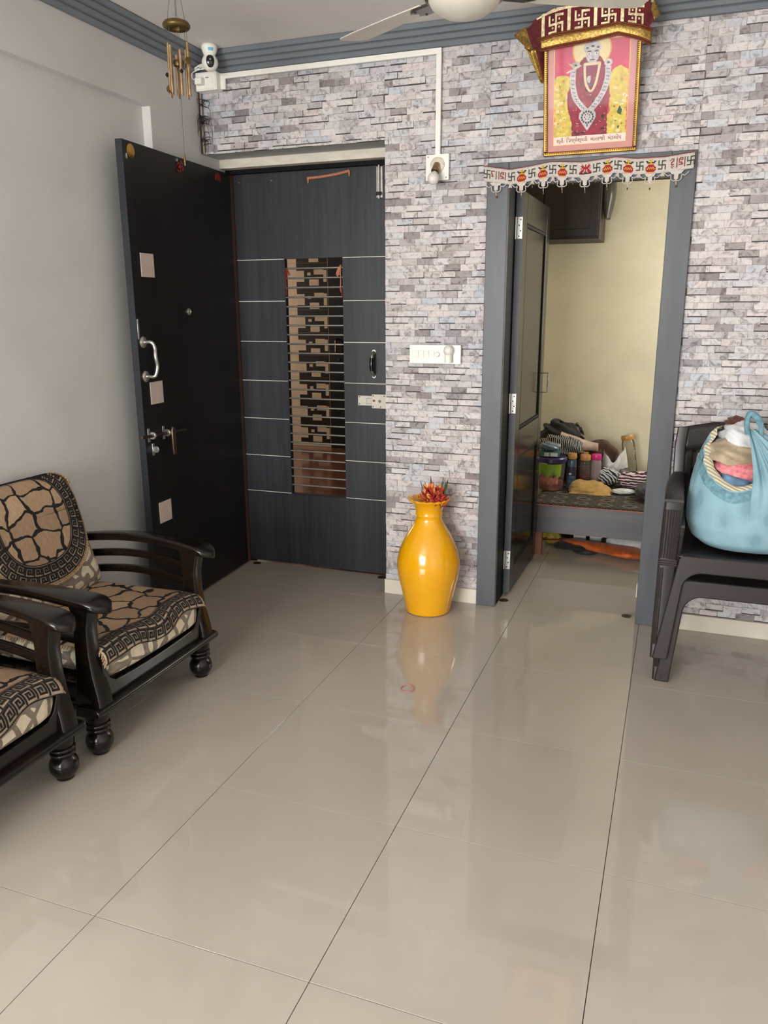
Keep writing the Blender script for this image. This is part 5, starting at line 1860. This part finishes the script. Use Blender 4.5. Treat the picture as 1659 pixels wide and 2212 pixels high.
# ------------------------------------------------------------------ security camera under the ceiling corner
sc_ = thing('security_camera', 'white dome security camera hanging from the ceiling corner', 'camera', (-0.350, 2.925, 2.72))
MB().lathe([(0.0, 0), (0.030, 0), (0.037, -0.006), (0.038, -0.018), (0.034, -0.032), (0.027, -0.046), (0.024, -0.052)], n=32).build('base', M_white, sc_, smooth=50)
hv = Vector((1.878, -0.733, 1.49)) - Vector((-0.35, 2.925, 2.64))
ya = atan2(hv.y, hv.x) + 0.05
MB().lathe([(0.001, -0.0395), (0.016, -0.036), (0.029, -0.027), (0.037, -0.012), (0.039, 0.0), (0.037, 0.012), (0.030, 0.025), (0.018, 0.035), (0.001, 0.0395)], (0, 0, -0.078), 32).build('ball', M_white, sc_, smooth=60)
fc = MB()
fpts = []


def facep(a, b, r_):
    # point on the ball at horizontal angle a and height angle b
    return (r_ * cos(b) * cos(ya + a), r_ * cos(b) * sin(ya + a), -0.078 + r_ * sin(b))


fc.grid(lambda u, v_: facep(0.50 * v_ * math.copysign(abs(cos(2 * pi * u)) ** 0.7, cos(2 * pi * u)), -0.05 + 0.74 * v_ * sin(2 * pi * u), 0.0402), 28, 6)
fc.build('lens_face', M_black, sc_, smooth=60, fix=False)
MB().grid(lambda u, v_: facep(0.10 * v_ * cos(2 * pi * u), 0.12 + 0.12 * v_ * sin(2 * pi * u), 0.0412), 14, 2).build('lens', M_steel, sc_, smooth=60, fix=False)
lb = MB().grid(lambda u, v_: (0.0372 * cos(ya - 0.25 + 0.75 * u) * (1 - 0.10 * v_), 0.0372 * sin(ya - 0.25 + 0.75 * u) * (1 - 0.10 * v_), -0.021 - 0.013 * v_), 8, 2).build('blue_label', mat('blue_sticker', (110, 186, 206), 0.5, var=0.1), sc_, smooth=60, fix=False)

# ------------------------------------------------------------------ corner socket box, charger and coiled cable
sb = thing('socket_box', 'white surface socket box in the ceiling corner under the camera', 'socket box', (-0.435, 3.066, 2.596))
MB().box(-0.066, 0.055, -0.040, 0.020, -0.044, 0.040).build('box', M_white, sb, bevel=0.004, smooth=0)
MB().box(-0.060, 0.049, -0.044, -0.040, -0.038, 0.034).build('face_plate', M_white, sb, bevel=0.002, smooth=0)
MB().box(0.018, 0.034, -0.047, -0.044, -0.012, 0.016).build('switch', M_white, sb, bevel=0.002)
for x in (0.0, 0.009):
    MB().lathe([(0.0028, 0), (0.0028, 0.001)], n=8, M=Matrix.Translation((x, -0.0442, 0.012)) @ Matrix.Rotation(pi / 2, 4, 'X')).build('socket_hole', M_black, sb)
chg = thing('charger', 'white plug charger pushed into the corner socket box', 'charger', (-0.463, 3.010, 2.590))
MB().box(-0.020, 0.018, -0.022, 0.011, -0.016, 0.014).build('body', M_white, chg, bevel=0.004, smooth=0)
cb = MB()
cb.tube(smooth_path([(-0.345, 2.905, 2.602), (-0.372, 2.93, 2.63), (-0.40, 2.98, 2.640), (-0.45, 3.00, 2.650), (-0.49, 3.01, 2.642), (-0.46, 3.00, 2.655), (-0.40, 3.00, 2.650), (-0.39, 3.005, 2.662), (-0.425, 3.0, 2.648), (-0.47, 3.0, 2.638),
                     (-0.497, 3.0, 2.630), (-0.496, 2.99, 2.607), (-0.483, 2.985, 2.595), (-0.472, 2.99, 2.590)], 6), 0.0021, 6)
cb.tube([(-0.44 + 0.042 * cos(a), 3.0 + 0.004 * sin(3 * a), 2.649 + 0.008 * sin(a)) for a in [2 * pi * k / 30 for k in range(30)]], 0.0021, 6, closed=True)
cb.tube([(-0.435 + 0.048 * cos(a), 2.996 + 0.004 * sin(3 * a), 2.652 + 0.010 * sin(a + 0.4)) for a in [2 * pi * k / 30 for k in range(30)]], 0.0021, 6, closed=True)
cbl = cb.build('cable', M_white)
tag(cbl, 'coiled white cable between the security camera and its charger', 'cable')
MB().box(-0.415, -0.408, 2.990, 3.010, 2.635, 2.664).build('twist_tie', M_xy, cbl)

# ------------------------------------------------------------------ wiring channel, bulb holder, switchboard
wt = thing('wiring_channel', 'white plastic wiring channel under the cornice running down to the bulb holder', 'wiring channel', (0, YW, 0))
MB().box(-0.385, 0.762, -0.024, -0.0095, 2.607, 2.632).build('horizontal_run', M_white, wt, smooth=0, bevel=0.002)
MB().box(0.738, 0.762, -0.024, -0.0095, 2.185, 2.607).build('vertical_run', M_white, wt, smooth=0, bevel=0.002)
MB().box(-0.385, -0.355, -0.024, -0.0095, 2.560, 2.607).build('corner_drop', M_white, wt, smooth=0, bevel=0.002)
bh = thing('bulb_holder', 'bulb holder with a white bulb on a square cream plate between the two doors', 'wall light', (0.749, 3.082, 2.132))
MB().box(-0.056, 0.056, -0.018, 0.0, -0.057, 0.057).build('mounting_plate', M_white, bh, smooth=0, bevel=0.003)
RX2 = Matrix.Rotation(pi / 2, 4, 'X')
MB().lathe([(0.034, 0), (0.034, 0.006), (0.027, 0.011), (0.0, 0.011)], n=28, M=Matrix.Translation((0.002, -0.018, 0.010)) @ RX2).build('rose', M_cream, bh)
ax = Vector((-0.02, -0.62, -0.78)).normalized()
AM = Matrix.Translation((0.002, -0.026, 0.010)) @ Vector((0, 0, 1)).rotation_difference(ax).to_matrix().to_4x4()
MB().lathe([(0.016, 0), (0.018, 0.015), (0.018, 0.034), (0.020, 0.036), (0.020, 0.042), (0.015, 0.044)], n=24, M=AM).build('brass_sleeve', M_brass, bh)
MB().lathe([(0.013, 0.04), (0.013, 0.054)], n=20, M=AM).build('bulb_cap', M_black, bh)
M_bulb = mat('frosted_bulb', (228, 224, 216), 0.3, var=0.03, coat=0.3)
MB().lathe([(0.012, 0.050), (0.017, 0.060), (0.024, 0.072), (0.0265, 0.085), (0.024, 0.098), (0.016, 0.108), (0.004, 0.112)], n=28, M=AM).build('bulb', M_bulb, bh, smooth=60)
for x, z in ((-0.044, 0.046), (0.044, -0.046), (-0.026, 0.010), (0.031, 0.010)):
    MB().lathe([(0.003, 0), (0.003, 0.001)], n=8, M=Matrix.Translation((x, -0.0185 if abs(x) > 0.04 else -0.0262, z)) @ RX2).build('screw', M_bronze, bh)
swb = thing('switchboard', 'long cream switchboard on the brick strip between the doors', 'switchboard', (0.748, 3.082, 1.278))
MB().box(-0.131, 0.131, -0.016, 0.0, -0.046, 0.046).build('plate', M_white, swb, smooth=0, bevel=0.003)
for k in range(5):
    x = -0.094 + 0.027 * k + (0.032 if k == 4 else 0)
    MB().loft([[(x - 0.010, -0.016, -0.017), (x + 0.010, -0.016, -0.017), (x + 0.010, -0.016, 0.017), (x - 0.010, -0.016, 0.017)], [(x - 0.010, -0.019, -0.017), (x + 0.010, -0.019, -0.017), (x + 0.010, -0.0225, 0.017), (x - 0.010, -0.0225, 0.017)]]).build('switch', M_white, swb, smooth=0, bevel=0.001)
MB().lathe([(0.013, 0), (0.012, 0.006), (0.009, 0.012), (0.0, 0.013)], n=20, M=Matrix.Translation((0.014, -0.016, 0.0)) @ RX2).build('fan_regulator', M_white, swb)
nl = thing('plug_in_lamp', 'small round night lamp plugged into the right end of the switchboard', 'night lamp', (0.823, 3.062, 1.262))
MB().lathe([(0.018, -0.022), (0.018, 0.010), (0.015, 0.016)], (0, -0.018, 0), 24).build('base', M_white, nl)
MB().lathe([(0.014, 0.012), (0.021, 0.022), (0.024, 0.036), (0.021, 0.050), (0.012, 0.059), (0.002, 0.061)], (0, -0.018, 0), 24).build('globe', M_bulb, nl, smooth=60)

# ------------------------------------------------------------------ dry twig ornament in the corner
M_bamboo = mat('pale_bamboo', (164, 148, 130), 0.5, var=0.3, scale=(30, 30, 12))
M_twig = mat('dark_twig', (54, 42, 38), 0.8, var=0.3, scale=(30, 30, 30))
tw_ = thing('twig_ornament', 'bamboo stick with dark curling twigs hanging in the corner above the black door', 'ornament', (-0.500, 3.070, 2.27))
MB().tube([(0, 0, 0.0), (-0.002, 0, 0.12), (-0.004, 0, 0.30)], [0.0048, 0.0055, 0.0048], 8).build('bamboo_stick', M_bamboo, tw_)
for z in (0.07, 0.15, 0.23):
    MB().lathe([(0.0068, -0.006), (0.0072, 0), (0.0068, 0.006)], (-0.002, 0, z), 8).build('binding', M_twig, tw_)
MB().tube([(-0.009, -0.003, 0.0), (-0.011, -0.003, 0.16), (-0.010, -0.003, 0.29)], 0.005, 6).build('dark_stem', M_twig, tw_)
rw = random.Random(21)
for k in range(26):
    z0 = rw.choice((0.16, 0.15, 0.06, 0.05, 0.24)) + rw.uniform(-0.022, 0.022)
    Ln = rw.uniform(0.035, 0.105)
    if k % 3 == 0:
        dx, dy = rw.uniform(0.05, 0.35), -1.0         # along the left wall
    else:
        dx, dy = 1.0, rw.uniform(-0.5, -0.1)          # along the brick wall
    up, dn = rw.uniform(-0.01, 0.03), rw.uniform(0.0, 0.075)
    cu = rw.uniform(0.6, 1.0)
    pts = [(0, -0.004, z0), (dx * Ln * 0.35, dy * Ln * 0.35 - 0.004, z0 + up), (dx * Ln * 0.75, dy * Ln * 0.75 - 0.004, z0 + up * 0.7 - dn * 0.25), (dx * Ln * cu, dy * Ln * cu - 0.004, z0 - dn)]
    MB().tube(smooth_path(pts, 5), [0.0018] * 8 + [0.0011] * 8, 5).build('twig', M_twig, tw_)
# small white door stop on the left wall behind the black door
ds = thing('door_stop', 'small white door stop on the left wall low behind the far armchair', 'door stop', (-0.565, 2.20, 0.115))
MB().lathe([(0.020, 0), (0.020, 0.006), (0.010, 0.010), (0.009, 0.040)], n=18, M=Matrix.Rotation(pi / 2, 4, 'Y')).build('stem', M_white, ds)
MB().lathe([(0.014, 0.038), (0.016, 0.044), (0.013, 0.056), (0.0, 0.058)], n=18, M=Matrix.Rotation(pi / 2, 4, 'Y')).build('rubber_tip', M_white, ds)
# ------------------------------------------------------------------ bedroom: low bed and everything piled on it
BT_ = 0.33
M_bedwood = mat_streak('grey_laminate_bed', (66, 66, 70), (88, 87, 88), 0.4, (2.2, 40, 40), fine=0.5)
M_pinkwood = mat('raw_wood_leg', (170, 108, 82), 0.6, var=0.2, scale=(30, 30, 4))


def mat_sheet():
    m, nt, b = nodes('black_ornament_bedsheet')
    v_ = coords(nt, (7.0, 7.0, 7.0))
    sep = N(nt, 'ShaderNodeSeparateXYZ')
    nt.links.new(v_, sep.inputs[0])
    def cell(s_, o_=0.0):
        return math_n(nt, 'ABSOLUTE', math_n(nt, 'SUBTRACT', math_n(nt, 'FRACT', math_n(nt, 'ADD', s_, o_)), 0.5))
    yz = math_n(nt, 'MULTIPLY', math_n(nt, 'SUBTRACT', sep.outputs[1], math_n(nt, 'MULTIPLY', sep.outputs[2], 1.0)), 1.15)
    d_ = math_n(nt, 'ADD', cell(sep.outputs[0]), cell(yz))
    rings = math_n(nt, 'ABSOLUTE', math_n(nt, 'SINE', math_n(nt, 'MULTIPLY', d_, 14.0)))
    l1 = math_n(nt, 'LESS_THAN', rings, 0.22)
    pet = math_n(nt, 'MULTIPLY', cell(sep.outputs[0], 0.5), cell(yz, 0.5))
    l2 = math_n(nt, 'LESS_THAN', math_n(nt, 'ABSOLUTE', math_n(nt, 'SUBTRACT', pet, 0.10)), 0.012)
    f = math_n(nt, 'MAXIMUM', l1, l2)
    c = mix_col(nt, f, lin((22, 18, 17)), lin((132, 120, 104)))
    nt.links.new(c, b.inputs['Base Color'])
    b.inputs['Roughness'].default_value = 0.85
    return m


M_sheet = mat_sheet()
bed = thing('low_bed', 'low grey laminate bed with black patterned sheet in the bedroom', 'bed', (1.6, 4.60, 0))
MB().box(-0.50, 0.90, -0.565, -0.545, 0.150, 0.322).build('front_board', M_bedwood, bed, smooth=0, bevel=0.002)
MB().box(-0.50, 0.90, -0.566, -0.545, 0.322, 0.328).build('edge_strip', M_pinkwood, bed, smooth=0)
MB().box(-0.50, 0.90, -0.545, 0.54, 0.285, 0.322).build('bed_base', M_bedwood, bed, smooth=0)
for x, y in ((-0.468, -0.545), (0.86, -0.545), (-0.468, 0.50), (0.86, 0.50)):
    MB().box(x, x + 0.032, y, y + 0.04, 0.0, 0.286).build('leg', M_pinkwood, bed, smooth=0, bevel=0.002)
MB().grid(lambda u, v_: (-0.50 + 1.4 * u, -0.560 + 1.1 * v_, 0.331 + 0.003 * wob(u * 3, v_ * 3) * (1 if v_ > 0.05 else 0)), 30, 24).build('bed_sheet', M_sheet, bed, smooth=60, fix=False, solid=0.004)

# plastic tub of snacks with a purple lid
M_clear = thin_glass('clear_plastic', (240, 238, 232), 0.9, 0.05, 0.06, (210, 205, 195))
M_lilac = mat('purple_plastic_lid', (52, 40, 88), 0.3, var=0.15)
M_lime = mat('lime_label', (134, 168, 46), 0.5, var=0.1)
M_snack = mat('pink_pasta', (196, 128, 104), 0.7, var=0.35, scale=(40, 40, 40), col2=(128, 60, 54))
tub = thing('plastic_tub', 'clear plastic tub with lime green label and purple lid on the bed', 'tub', (1.145, 4.46, BT_ + 0.004))
MB().lathe([(0.070, 0), (0.078, 0.004), (0.086, 0.10), (0.092, 0.196)], n=36, cap=False).add([], []).build('wall', M_clear, tub, smooth=50, fix=False)
MB().lathe([(0.072, 0.002), (0.076, 0.006), (0.080, 0.045), (0.078, 0.058), (0.0, 0.066)], n=36).build('contents', M_snack, tub, smooth=50)
MB().lathe([(0.094, 0.188), (0.099, 0.192), (0.100, 0.214), (0.094, 0.222), (0.085, 0.219), (0.0, 0.219)], n=36).build('lid', M_lilac, tub)
MB().grid(lambda u, v_: ((0.0862 + 0.0055 * v_) * cos(-2.55 + 1.9 * u), (0.0862 + 0.0055 * v_) * sin(-2.55 + 1.9 * u), (0.092 + 0.02 * abs(sin(7 * u))) * (1 - v_) + 0.180 * v_), 26, 4).build('label', M_lime, tub, smooth=60, fix=False)
MB().grid(lambda u, v_: ((0.0852 + 0.001 * v_) * cos(-2.35 + 1.5 * u), (0.0852 + 0.001 * v_) * sin(-2.35 + 1.5 * u), 0.046 + (0.05 + 0.03 * abs(sin(9 * u)) + 0.02 * sin(23 * u)) * v_), 30, 3).build('label_print', M_snack, tub, smooth=60, fix=False)
tb2 = thing('medicine_box', 'flat teal carton lying on the purple lid', 'box', (1.120, 4.455, BT_ + 0.227), 0.08)
MB().box(-0.085, 0.072, -0.045, 0.045, 0, 0.030).build('carton', mat('teal_carton', (64, 112, 104), 0.5, var=0.15), tb2, smooth=0, bevel=0.001)
for a, b in ((-0.022, 0.010), (0.018, 0.064)):
    MB().box(a, b, -0.0462, -0.045, 0.004, 0.027).build('white_panel', M_cwhite, tb2, smooth=0)
lump('plastic_pouch', mat('grey_blue_plastic', (128, 142, 152), 0.3, var=0.3, scale=(20, 20, 20)), 'crumpled grey blue plastic pouch on the teal carton', (1.125, 4.47, BT_ + 0.285), (0.066, 0.04, 0.024), 31, 0.2, 0.12, 'pouch', base=BT_ + 0.259)
# clothes heaped at the back left
M_dkstripe = mat_stripe('dark_striped_cloth', (18, 16, 16), (196, 190, 182), 26, 'X', 3.0, 0.80)
M_black2 = cloth('black_brown_cloth', (32, 26, 24), 0.4)
M_brownbag = cloth('brown_suede', (84, 52, 34), 0.35)
M_rollb = cloth('pale_rose_beige', (188, 166, 150), 0.15)
GB = 'clothes heaped on the bed'
lump('cloth_heap', M_black2, 'black brown garment at the top of the heap by the inner door', (1.13, 4.88, 0.62), (0.13, 0.12, 0.11), 32, 0.2, 0.10, 'clothing', GB)
lump('cloth_heap', mat_stripe('dark_floral_cloth', (22, 20, 20), (150, 128, 112), 9, 'DIAGONAL', 6, 0.8), 'dark floral garment hanging at the top right of the heap', (1.235, 4.93, 0.635), (0.045, 0.07, 0.07), 33, 0.5, 0.14, 'clothing', GB)
lump('cloth_heap', M_dkstripe, 'black and white striped cloth hanging over the tub', (1.17, 4.66, 0.585), (0.135, 0.10, 0.075), 34, 0.35, 0.10, 'clothing', GB)
# rolled beige cloth
rings = []
for k in range(15):
    u = k / 14
    c = Vector((1.165 + 0.245 * u, 4.72 + 0.02 * u, 0.640 - 0.055 * u - 0.015 * sin(pi * u)))
    r_ = 0.046 + 0.008 * sin(5 * u) - 0.010 * u
    rings.append([(c.x, c.y + r_ * 1.2 * cos(a), c.z + r_ * (0.92 + 0.08 * sin(3 * a + 6 * u)) * sin(a)) for a in [2 * pi * j / 16 for j in range(16)]])
tag(MB().loft(rings).build('rolled_cloth', M_rollb), 'rolled pale beige garment lying across the heap on the bed', 'clothing', GB)
lump('handbag', M_brownbag, 'brown suede bag under the beige roll', (1.41, 4.92, 0.50), (0.115, 0.09, 0.10), 36, 0.1, 0.07, 'bag')
lump('stacked_bundle', M_black2, 'dark bundle underneath the heap of clothes', (1.22, 4.88, 0.44), (0.16, 0.16, 0.10), 37, 0.2, 0.08, 'bundle', base=BT_ + 0.004)

# bottle and jars


def jar(name, label, x, y, r_, h_, capcol, bodym, fill=None, fillh=0.5, base=BT_ + 0.004, rot=(0, 0, 0), caph=0.03, lbl=None):
    t = thing(name, label, 'jar' if name == 'plastic_jar' else 'bottle', (x, y, base))
    t.rotation_euler = rot
    MB().lathe([(r_ * 0.9, 0), (r_, 0.006), (r_, h_ - 0.03), (r_ * 0.92, h_ - 0.014), (r_ * 0.84, h_ - 0.006), (r_ * 0.84, h_)], n=28, cap=False).build('body', bodym, t, smooth=50, fix=False)
    MB().lathe([(r_ * 0.90, h_ - 0.006), (r_ * 0.96, h_ - 0.002), (r_ * 0.96, h_ + caph - 0.006), (r_ * 0.9, h_ + caph), (0, h_ + caph)], n=28).build('cap', mat('cap_' + label[:12], capcol, 0.35, var=0.06), t)
    if fill:
        MB().lathe([(r_ * 0.86, 0.003), (r_ * 0.94, 0.008), (r_ * 0.94, h_ * fillh), (0, h_ * fillh + 0.006)], n=24).build('contents', fill, t)
    if lbl:
        a0, b0, m_ = lbl
        MB().grid(lambda u, v_: (r_ * 1.012 * cos(-2.6 + 2.2 * u), r_ * 1.012 * sin(-2.6 + 2.2 * u), h_ * (a0 + (b0 - a0) * v_)), 18, 2).build('label', m_, t, smooth=60, fix=False)
    return t


M_bluefoil = mat('blue_silver_contents', (96, 140, 176), 0.35, 0.2, var=0.5, scale=(40, 40, 40), col2=(30, 50, 80))
M_dklabel = mat('dark_violet_label', (34, 32, 58), 0.5, var=0.2)
M_redc = mat('red_dark_contents', (150, 44, 36), 0.6, var=0.6, scale=(30, 30, 30), col2=(40, 22, 20))
M_pale = thin_glass('milky_plastic', (240, 230, 230), 0.8, 0.08, 0.45, (196, 178, 176))
j = jar('plastic_bottle', 'blue bottle with gold cap next to the tub on the bed', 1.268, 4.535, 0.031, 0.205, (190, 142, 74), M_clear, M_bluefoil, 0.93, lbl=(0.42, 0.72, M_dklabel))
MB().grid(lambda u, v_: (0.0325 * cos(-2.0 + 0.5 * u), 0.0325 * sin(-2.0 + 0.5 * u), 0.095 + 0.012 * v_), 6, 1).build('white_sticker', M_cwhite, j, fix=False)
jar('plastic_jar', 'jar with orange lid and red contents, in front of its twin', 1.345, 4.62, 0.036, 0.185, (196, 142, 84), M_clear, M_redc, 0.42)
jar('plastic_jar', 'jar with orange lid standing behind the other orange lid', 1.322, 4.715, 0.036, 0.190, (186, 122, 62), M_clear, M_redc, 0.6)
jar('plastic_jar', 'milky jar with a bright pink lid on the bed', 1.412, 4.66, 0.035, 0.185, (214, 48, 128), M_pale, None)
bj = jar('plastic_jar', 'tall clear jar with gold lid leaning against the yellow wall', 1.630, 4.985, 0.046, 0.265, (176, 132, 70), M_clear, None, rot=(-0.15, -0.17, 0), base=BT_ + 0.014)
M_polybag = mat('white_polythene', (214, 212, 206), 0.35, var=0.18, scale=(16, 16, 16), bmp=0.4)
pb = thing('polythene_bag', 'white polythene carrier bag standing behind the jars', 'bag', (1.515, 4.86, BT_ + 0.004))


def pbag(u, v_):
    th = 2 * pi * u
    r_ = 0.085 * (1 - 0.22 * v_ ** 2) * (1 + 0.08 * sin(3 * th + 4 * v_) + 0.05 * sin(7 * th - 6 * v_))
    z = 0.195 * v_ + 0.050 * v_ ** 3 * cos(2 * th + 0.3) + 0.01 * v_ * sin(5 * th)
    return (r_ * cos(th) * 1.05, r_ * sin(th) * 0.8, z)


MB().grid(pbag, 40, 18).build('sack', M_polybag, pb, smooth=70, fix=False)
lump('checked_cloth', mat_stripe('navy_check', (30, 36, 48), (206, 206, 202), 22, 'DIAGONAL', 2.0, 0.5), 'navy and white striped cloth in the middle of the bed', (1.497, 4.70, 0.40), (0.075, 0.06, 0.05), 41, 0.2, 0.13, 'clothing', base=BT_ + 0.004)
lump('checked_cloth', mat_stripe('maroon_check', (40, 26, 30), (214, 186, 188), 18, 'Z', 2.5, 0.55), 'maroon and pale pink striped cloth beside the right jamb', (1.70, 4.66, 0.40), (0.13, 0.075, 0.052), 42, 0.1, 0.10, 'clothing', base=BT_ + 0.004)
lump('crumpled_wrap', thin_glass('crumpled_clear_wrap', (230, 228, 222), 1.0, 0.12, 0.25, (170, 164, 152)), 'crumpled clear plastic wrap at the foot of the leaning jar', (1.60, 4.80, 0.42), (0.055, 0.05, 0.045), 43, 0, 0.14, 'wrapping', base=BT_ + 0.004)
# mustard towel folded in layers
M_must = cloth('mustard_towel', (196, 154, 84), 0.2, scale=(30, 30, 30))
tw2 = thing('folded_towel', 'mustard yellow folded towel at the front of the bed', 'towel', (1.405, 4.45, BT_ + 0.005), 0.05)


def layer(z0, hx, hy, dx, dy, th, ph):
    def top(u, v_):
        a, b = 2 * u - 1, 2 * v_ - 1
        e = 1 - max(abs(a), abs(b)) ** 6
        z = z0 + th * sqrt(max(0, e)) + 0.006 * sin(7 * a + ph) * cos(5 * b) * max(0, e)
        return (dx + hx * a * (1 + 0.06 * sin(3 * b + ph)), dy + hy * b * (1 + 0.10 * sin(3.3 * a + ph)), z)
    return MB().grid(top, 22, 14).grid(lambda u, v_: (lambda p: (p[0], p[1], z0))(top(u, v_)), 1, 1)


for k, (z0, hx, hy, dx, dy, th, ph) in enumerate(((0.0, 0.135, 0.085, 0, 0, 0.026, 0.3), (0.020, 0.125, 0.078, -0.006, 0.004, 0.024, 1.2), (0.040, 0.105, 0.066, -0.02, 0.012, 0.026, 2.4))):
    layer(z0, hx, hy, dx, dy, th, ph).build('fold', M_must, tw2, smooth=80, fix=False)
lump('paper_packet', mat('white_paper_packet', (222, 220, 216), 0.5, var=0.2, scale=(40, 40, 40)), 'flat white packet beside the mustard towel', (1.610, 4.46, 0.35), (0.068, 0.035, 0.015), 45, 0.15, 0.10, 'packet', base=BT_ + 0.005)
lump('dark_sleeve', M_black2, 'black cloth lying on the bed along the right jamb', (1.765, 4.42, 0.37), (0.075, 0.16, 0.035), 46, 0, 0.08, 'clothing', base=BT_ + 0.004)

# ------------------------------------------------------------------ things pushed under the bed
M_yelfoil = mat('yellow_foil_packet', (206, 184, 70), 0.35, 0.1, var=0.35, scale=(30, 30, 30), bmp=0.4)
M_orangec = cloth('orange_nylon', (206, 98, 36), 0.3, rough=0.5)
M_blackpoly = mat('black_polythene', (16, 15, 16), 0.25, var=0.4, scale=(14, 14, 14), bmp=0.5)
yp = thing('snack_packet', 'yellow foil packet lying on the floor under the bed', 'packet', (1.190, 4.31, 0.0), 0.12)


def pillow(hx, hy, h, cr=0.08):
    def P(u, v_):
        a, b = 2 * u - 1, 2 * v_ - 1
        e = (1 - a ** 4) * (1 - b ** 4)
        return (hx * a, hy * b * (1 - 0.2 * max(0, a - 0.75) * 4 * 0.5), h * e + 0.004 * sin(9 * a) * cos(7 * b))
    return P


P_ = pillow(0.062, 0.06, 0.05)
MB().grid(lambda u, v_: (P_(u, v_)[0], P_(u, v_)[1], 0.056 + P_(u, v_)[2]), 16, 12).grid(lambda u, v_: (P_(u, v_)[0], P_(u, v_)[1], 0.056 - P_(u, v_)[2]), 16, 12).build('packet_body', M_yelfoil, yp, smooth=70, fix=False)
MB().tube([(-0.06, -0.058, 0.045), (0.0, -0.065, 0.047), (0.065, -0.058, 0.050)], 0.005, 6).build('red_stripe', M_redthread, yp)


def drape(name, label, cat, mat_, P0, P1, w0, w1, h0, h1, seed, mats=None, mi=0):
    """long soft bundle from P0 to P1"""
    rr = random.Random(seed)
    p1, p2 = rr.uniform(0, 6), rr.uniform(0, 6)
    rings = []
    for k in range(25):
        u = k / 24
        c = Vector(P0).lerp(Vector(P1), u)
        e = min(1, 6 * min(u, 1 - u) + 0.15) ** 0.5
        w_, h_ = (w0 + (w1 - w0) * u) * e, (h0 + (h1 - h0) * u) * e
        d_ = (Vector(P1) - Vector(P0)).normalized()
        s_ = Vector((-d_.y, d_.x, 0)).normalized()
        ring = []
        for j_ in range(18):
            a = 2 * pi * j_ / 18
            f = 1 + 0.10 * sin(3 * a + 7 * u + p1) + 0.06 * sin(5 * a - 12 * u + p2)
            ring.append(c + s_ * (w_ * f * cos(a)) + Vector((0, 0, h_ * max(-0.98, f * sin(a)))))
        rings.append(ring)
    o = MB().loft(rings).build(name, mat_, smooth=70)
    if label:
        tag(o, label, cat)
    return o


drape('nylon_bag', 'orange nylon bag stretched along the floor under the bed front', 'bag', M_orangec, (1.27, 4.31, 0.036), (1.78, 4.12, 0.034), 0.045, 0.10, 0.018, 0.034, 2)
drape('grey_sheet', 'grey white cloth lying behind the orange bag under the bed', 'cloth', cloth('grey_white_cloth', (188, 188, 188), 0.15), (1.54, 4.30, 0.055), (1.82, 4.22, 0.062), 0.045, 0.06, 0.05, 0.062, 3)
drape('black_pouch', 'flat black pouch with a loop strap lying in front of the orange bag', 'pouch', M_black2, (1.215, 4.235, 0.02), (1.42, 4.185, 0.02), 0.040, 0.035, 0.019, 0.018, 4)
_bp = bpy.data.objects['black_pouch']
MB().tube(smooth_path([(1.40, 4.20, 0.018), (1.455, 4.19, 0.014), (1.485, 4.155, 0.010), (1.45, 4.125, 0.008), (1.38, 4.135, 0.008), (1.35, 4.16, 0.012)], 5), 0.0055, 6).build('loop_strap', M_black2, _bp)
drape('black_bag', 'black polythene bundle at the left under the bed', 'bag', M_blackpoly, (1.20, 4.52, 0.09), (1.36, 4.50, 0.09), 0.07, 0.07, 0.09, 0.09, 5)
drape('black_bag', 'black polythene bundle at the right under the bed', 'bag', M_blackpoly, (1.50, 4.50, 0.085), (1.84, 4.46, 0.085), 0.08, 0.08, 0.085, 0.085, 6)
wbx = thing('white_case', 'white case with a black clasp under the middle of the bed', 'case', (1.405, 4.40, 0), 0.08)
MB().box(-0.085, 0.095, -0.02, 0.06, 0, 0.135).build('shell', M_polybag, wbx, bevel=0.012, seg=3, smooth=40)
MB().box(-0.005, 0.018, -0.040, -0.02, 0.03, 0.085).build('clasp', M_black, wbx, bevel=0.004)
MB().box(0.018, 0.098, -0.032, -0.02, 0.048, 0.072).build('rim', M_cwhite, wbx, bevel=0.003)

# ------------------------------------------------------------------ dark wall cabinet high in the bedroom
M_cabwood = mat_streak('dark_mahogany', (20, 10, 9), (38, 19, 15), 0.5, (30, 30, 3))
wc2 = thing('wall_cabinet', 'dark mahogany wall cabinet high on the bedroom wall behind the inner door', 'cabinet', (0.98, 4.95, 1.93))
MB().box(-0.36, 0.352, -0.20, 0.18, 0.0, 0.70).build('carcass', M_cabwood, wc2, smooth=0, bevel=0.004)
for a, b in ((-0.352, -0.008), (0.0, 0.344)):
    dr = MB().box(a, b, -0.218, -0.20, 0.012, 0.69).build('cabinet_door', M_cabwood, wc2, smooth=0, bevel=0.005)
    MB().box(a + 0.05, b - 0.05, -0.222, -0.214, 0.06, 0.64).build('panel', M_cabwood, dr, smooth=0, bevel=0.006)
pbg = thing('hanging_plastic', 'transparent plastic bag stuffed beside the wall cabinet', 'bag', (1.362, 4.90, 2.08))
MB().grid(lambda u, v_: (lambda th: (0.030 * (0.5 + sin(pi * min(1, v_ * 0.9 + 0.05))) * cos(th) * (1 + 0.15 * sin(5 * v_ + th)), 0.09 * sin(th) * (0.6 + 0.4 * sin(pi * v_)), 0.40 * v_ - 0.02))(2 * pi * u), 24, 16).build('sack', thin_glass('dusty_clear_bag', (170, 168, 160), 0.9, 0.15, 0.35, (110, 108, 100)), pbg, smooth=70, fix=False)
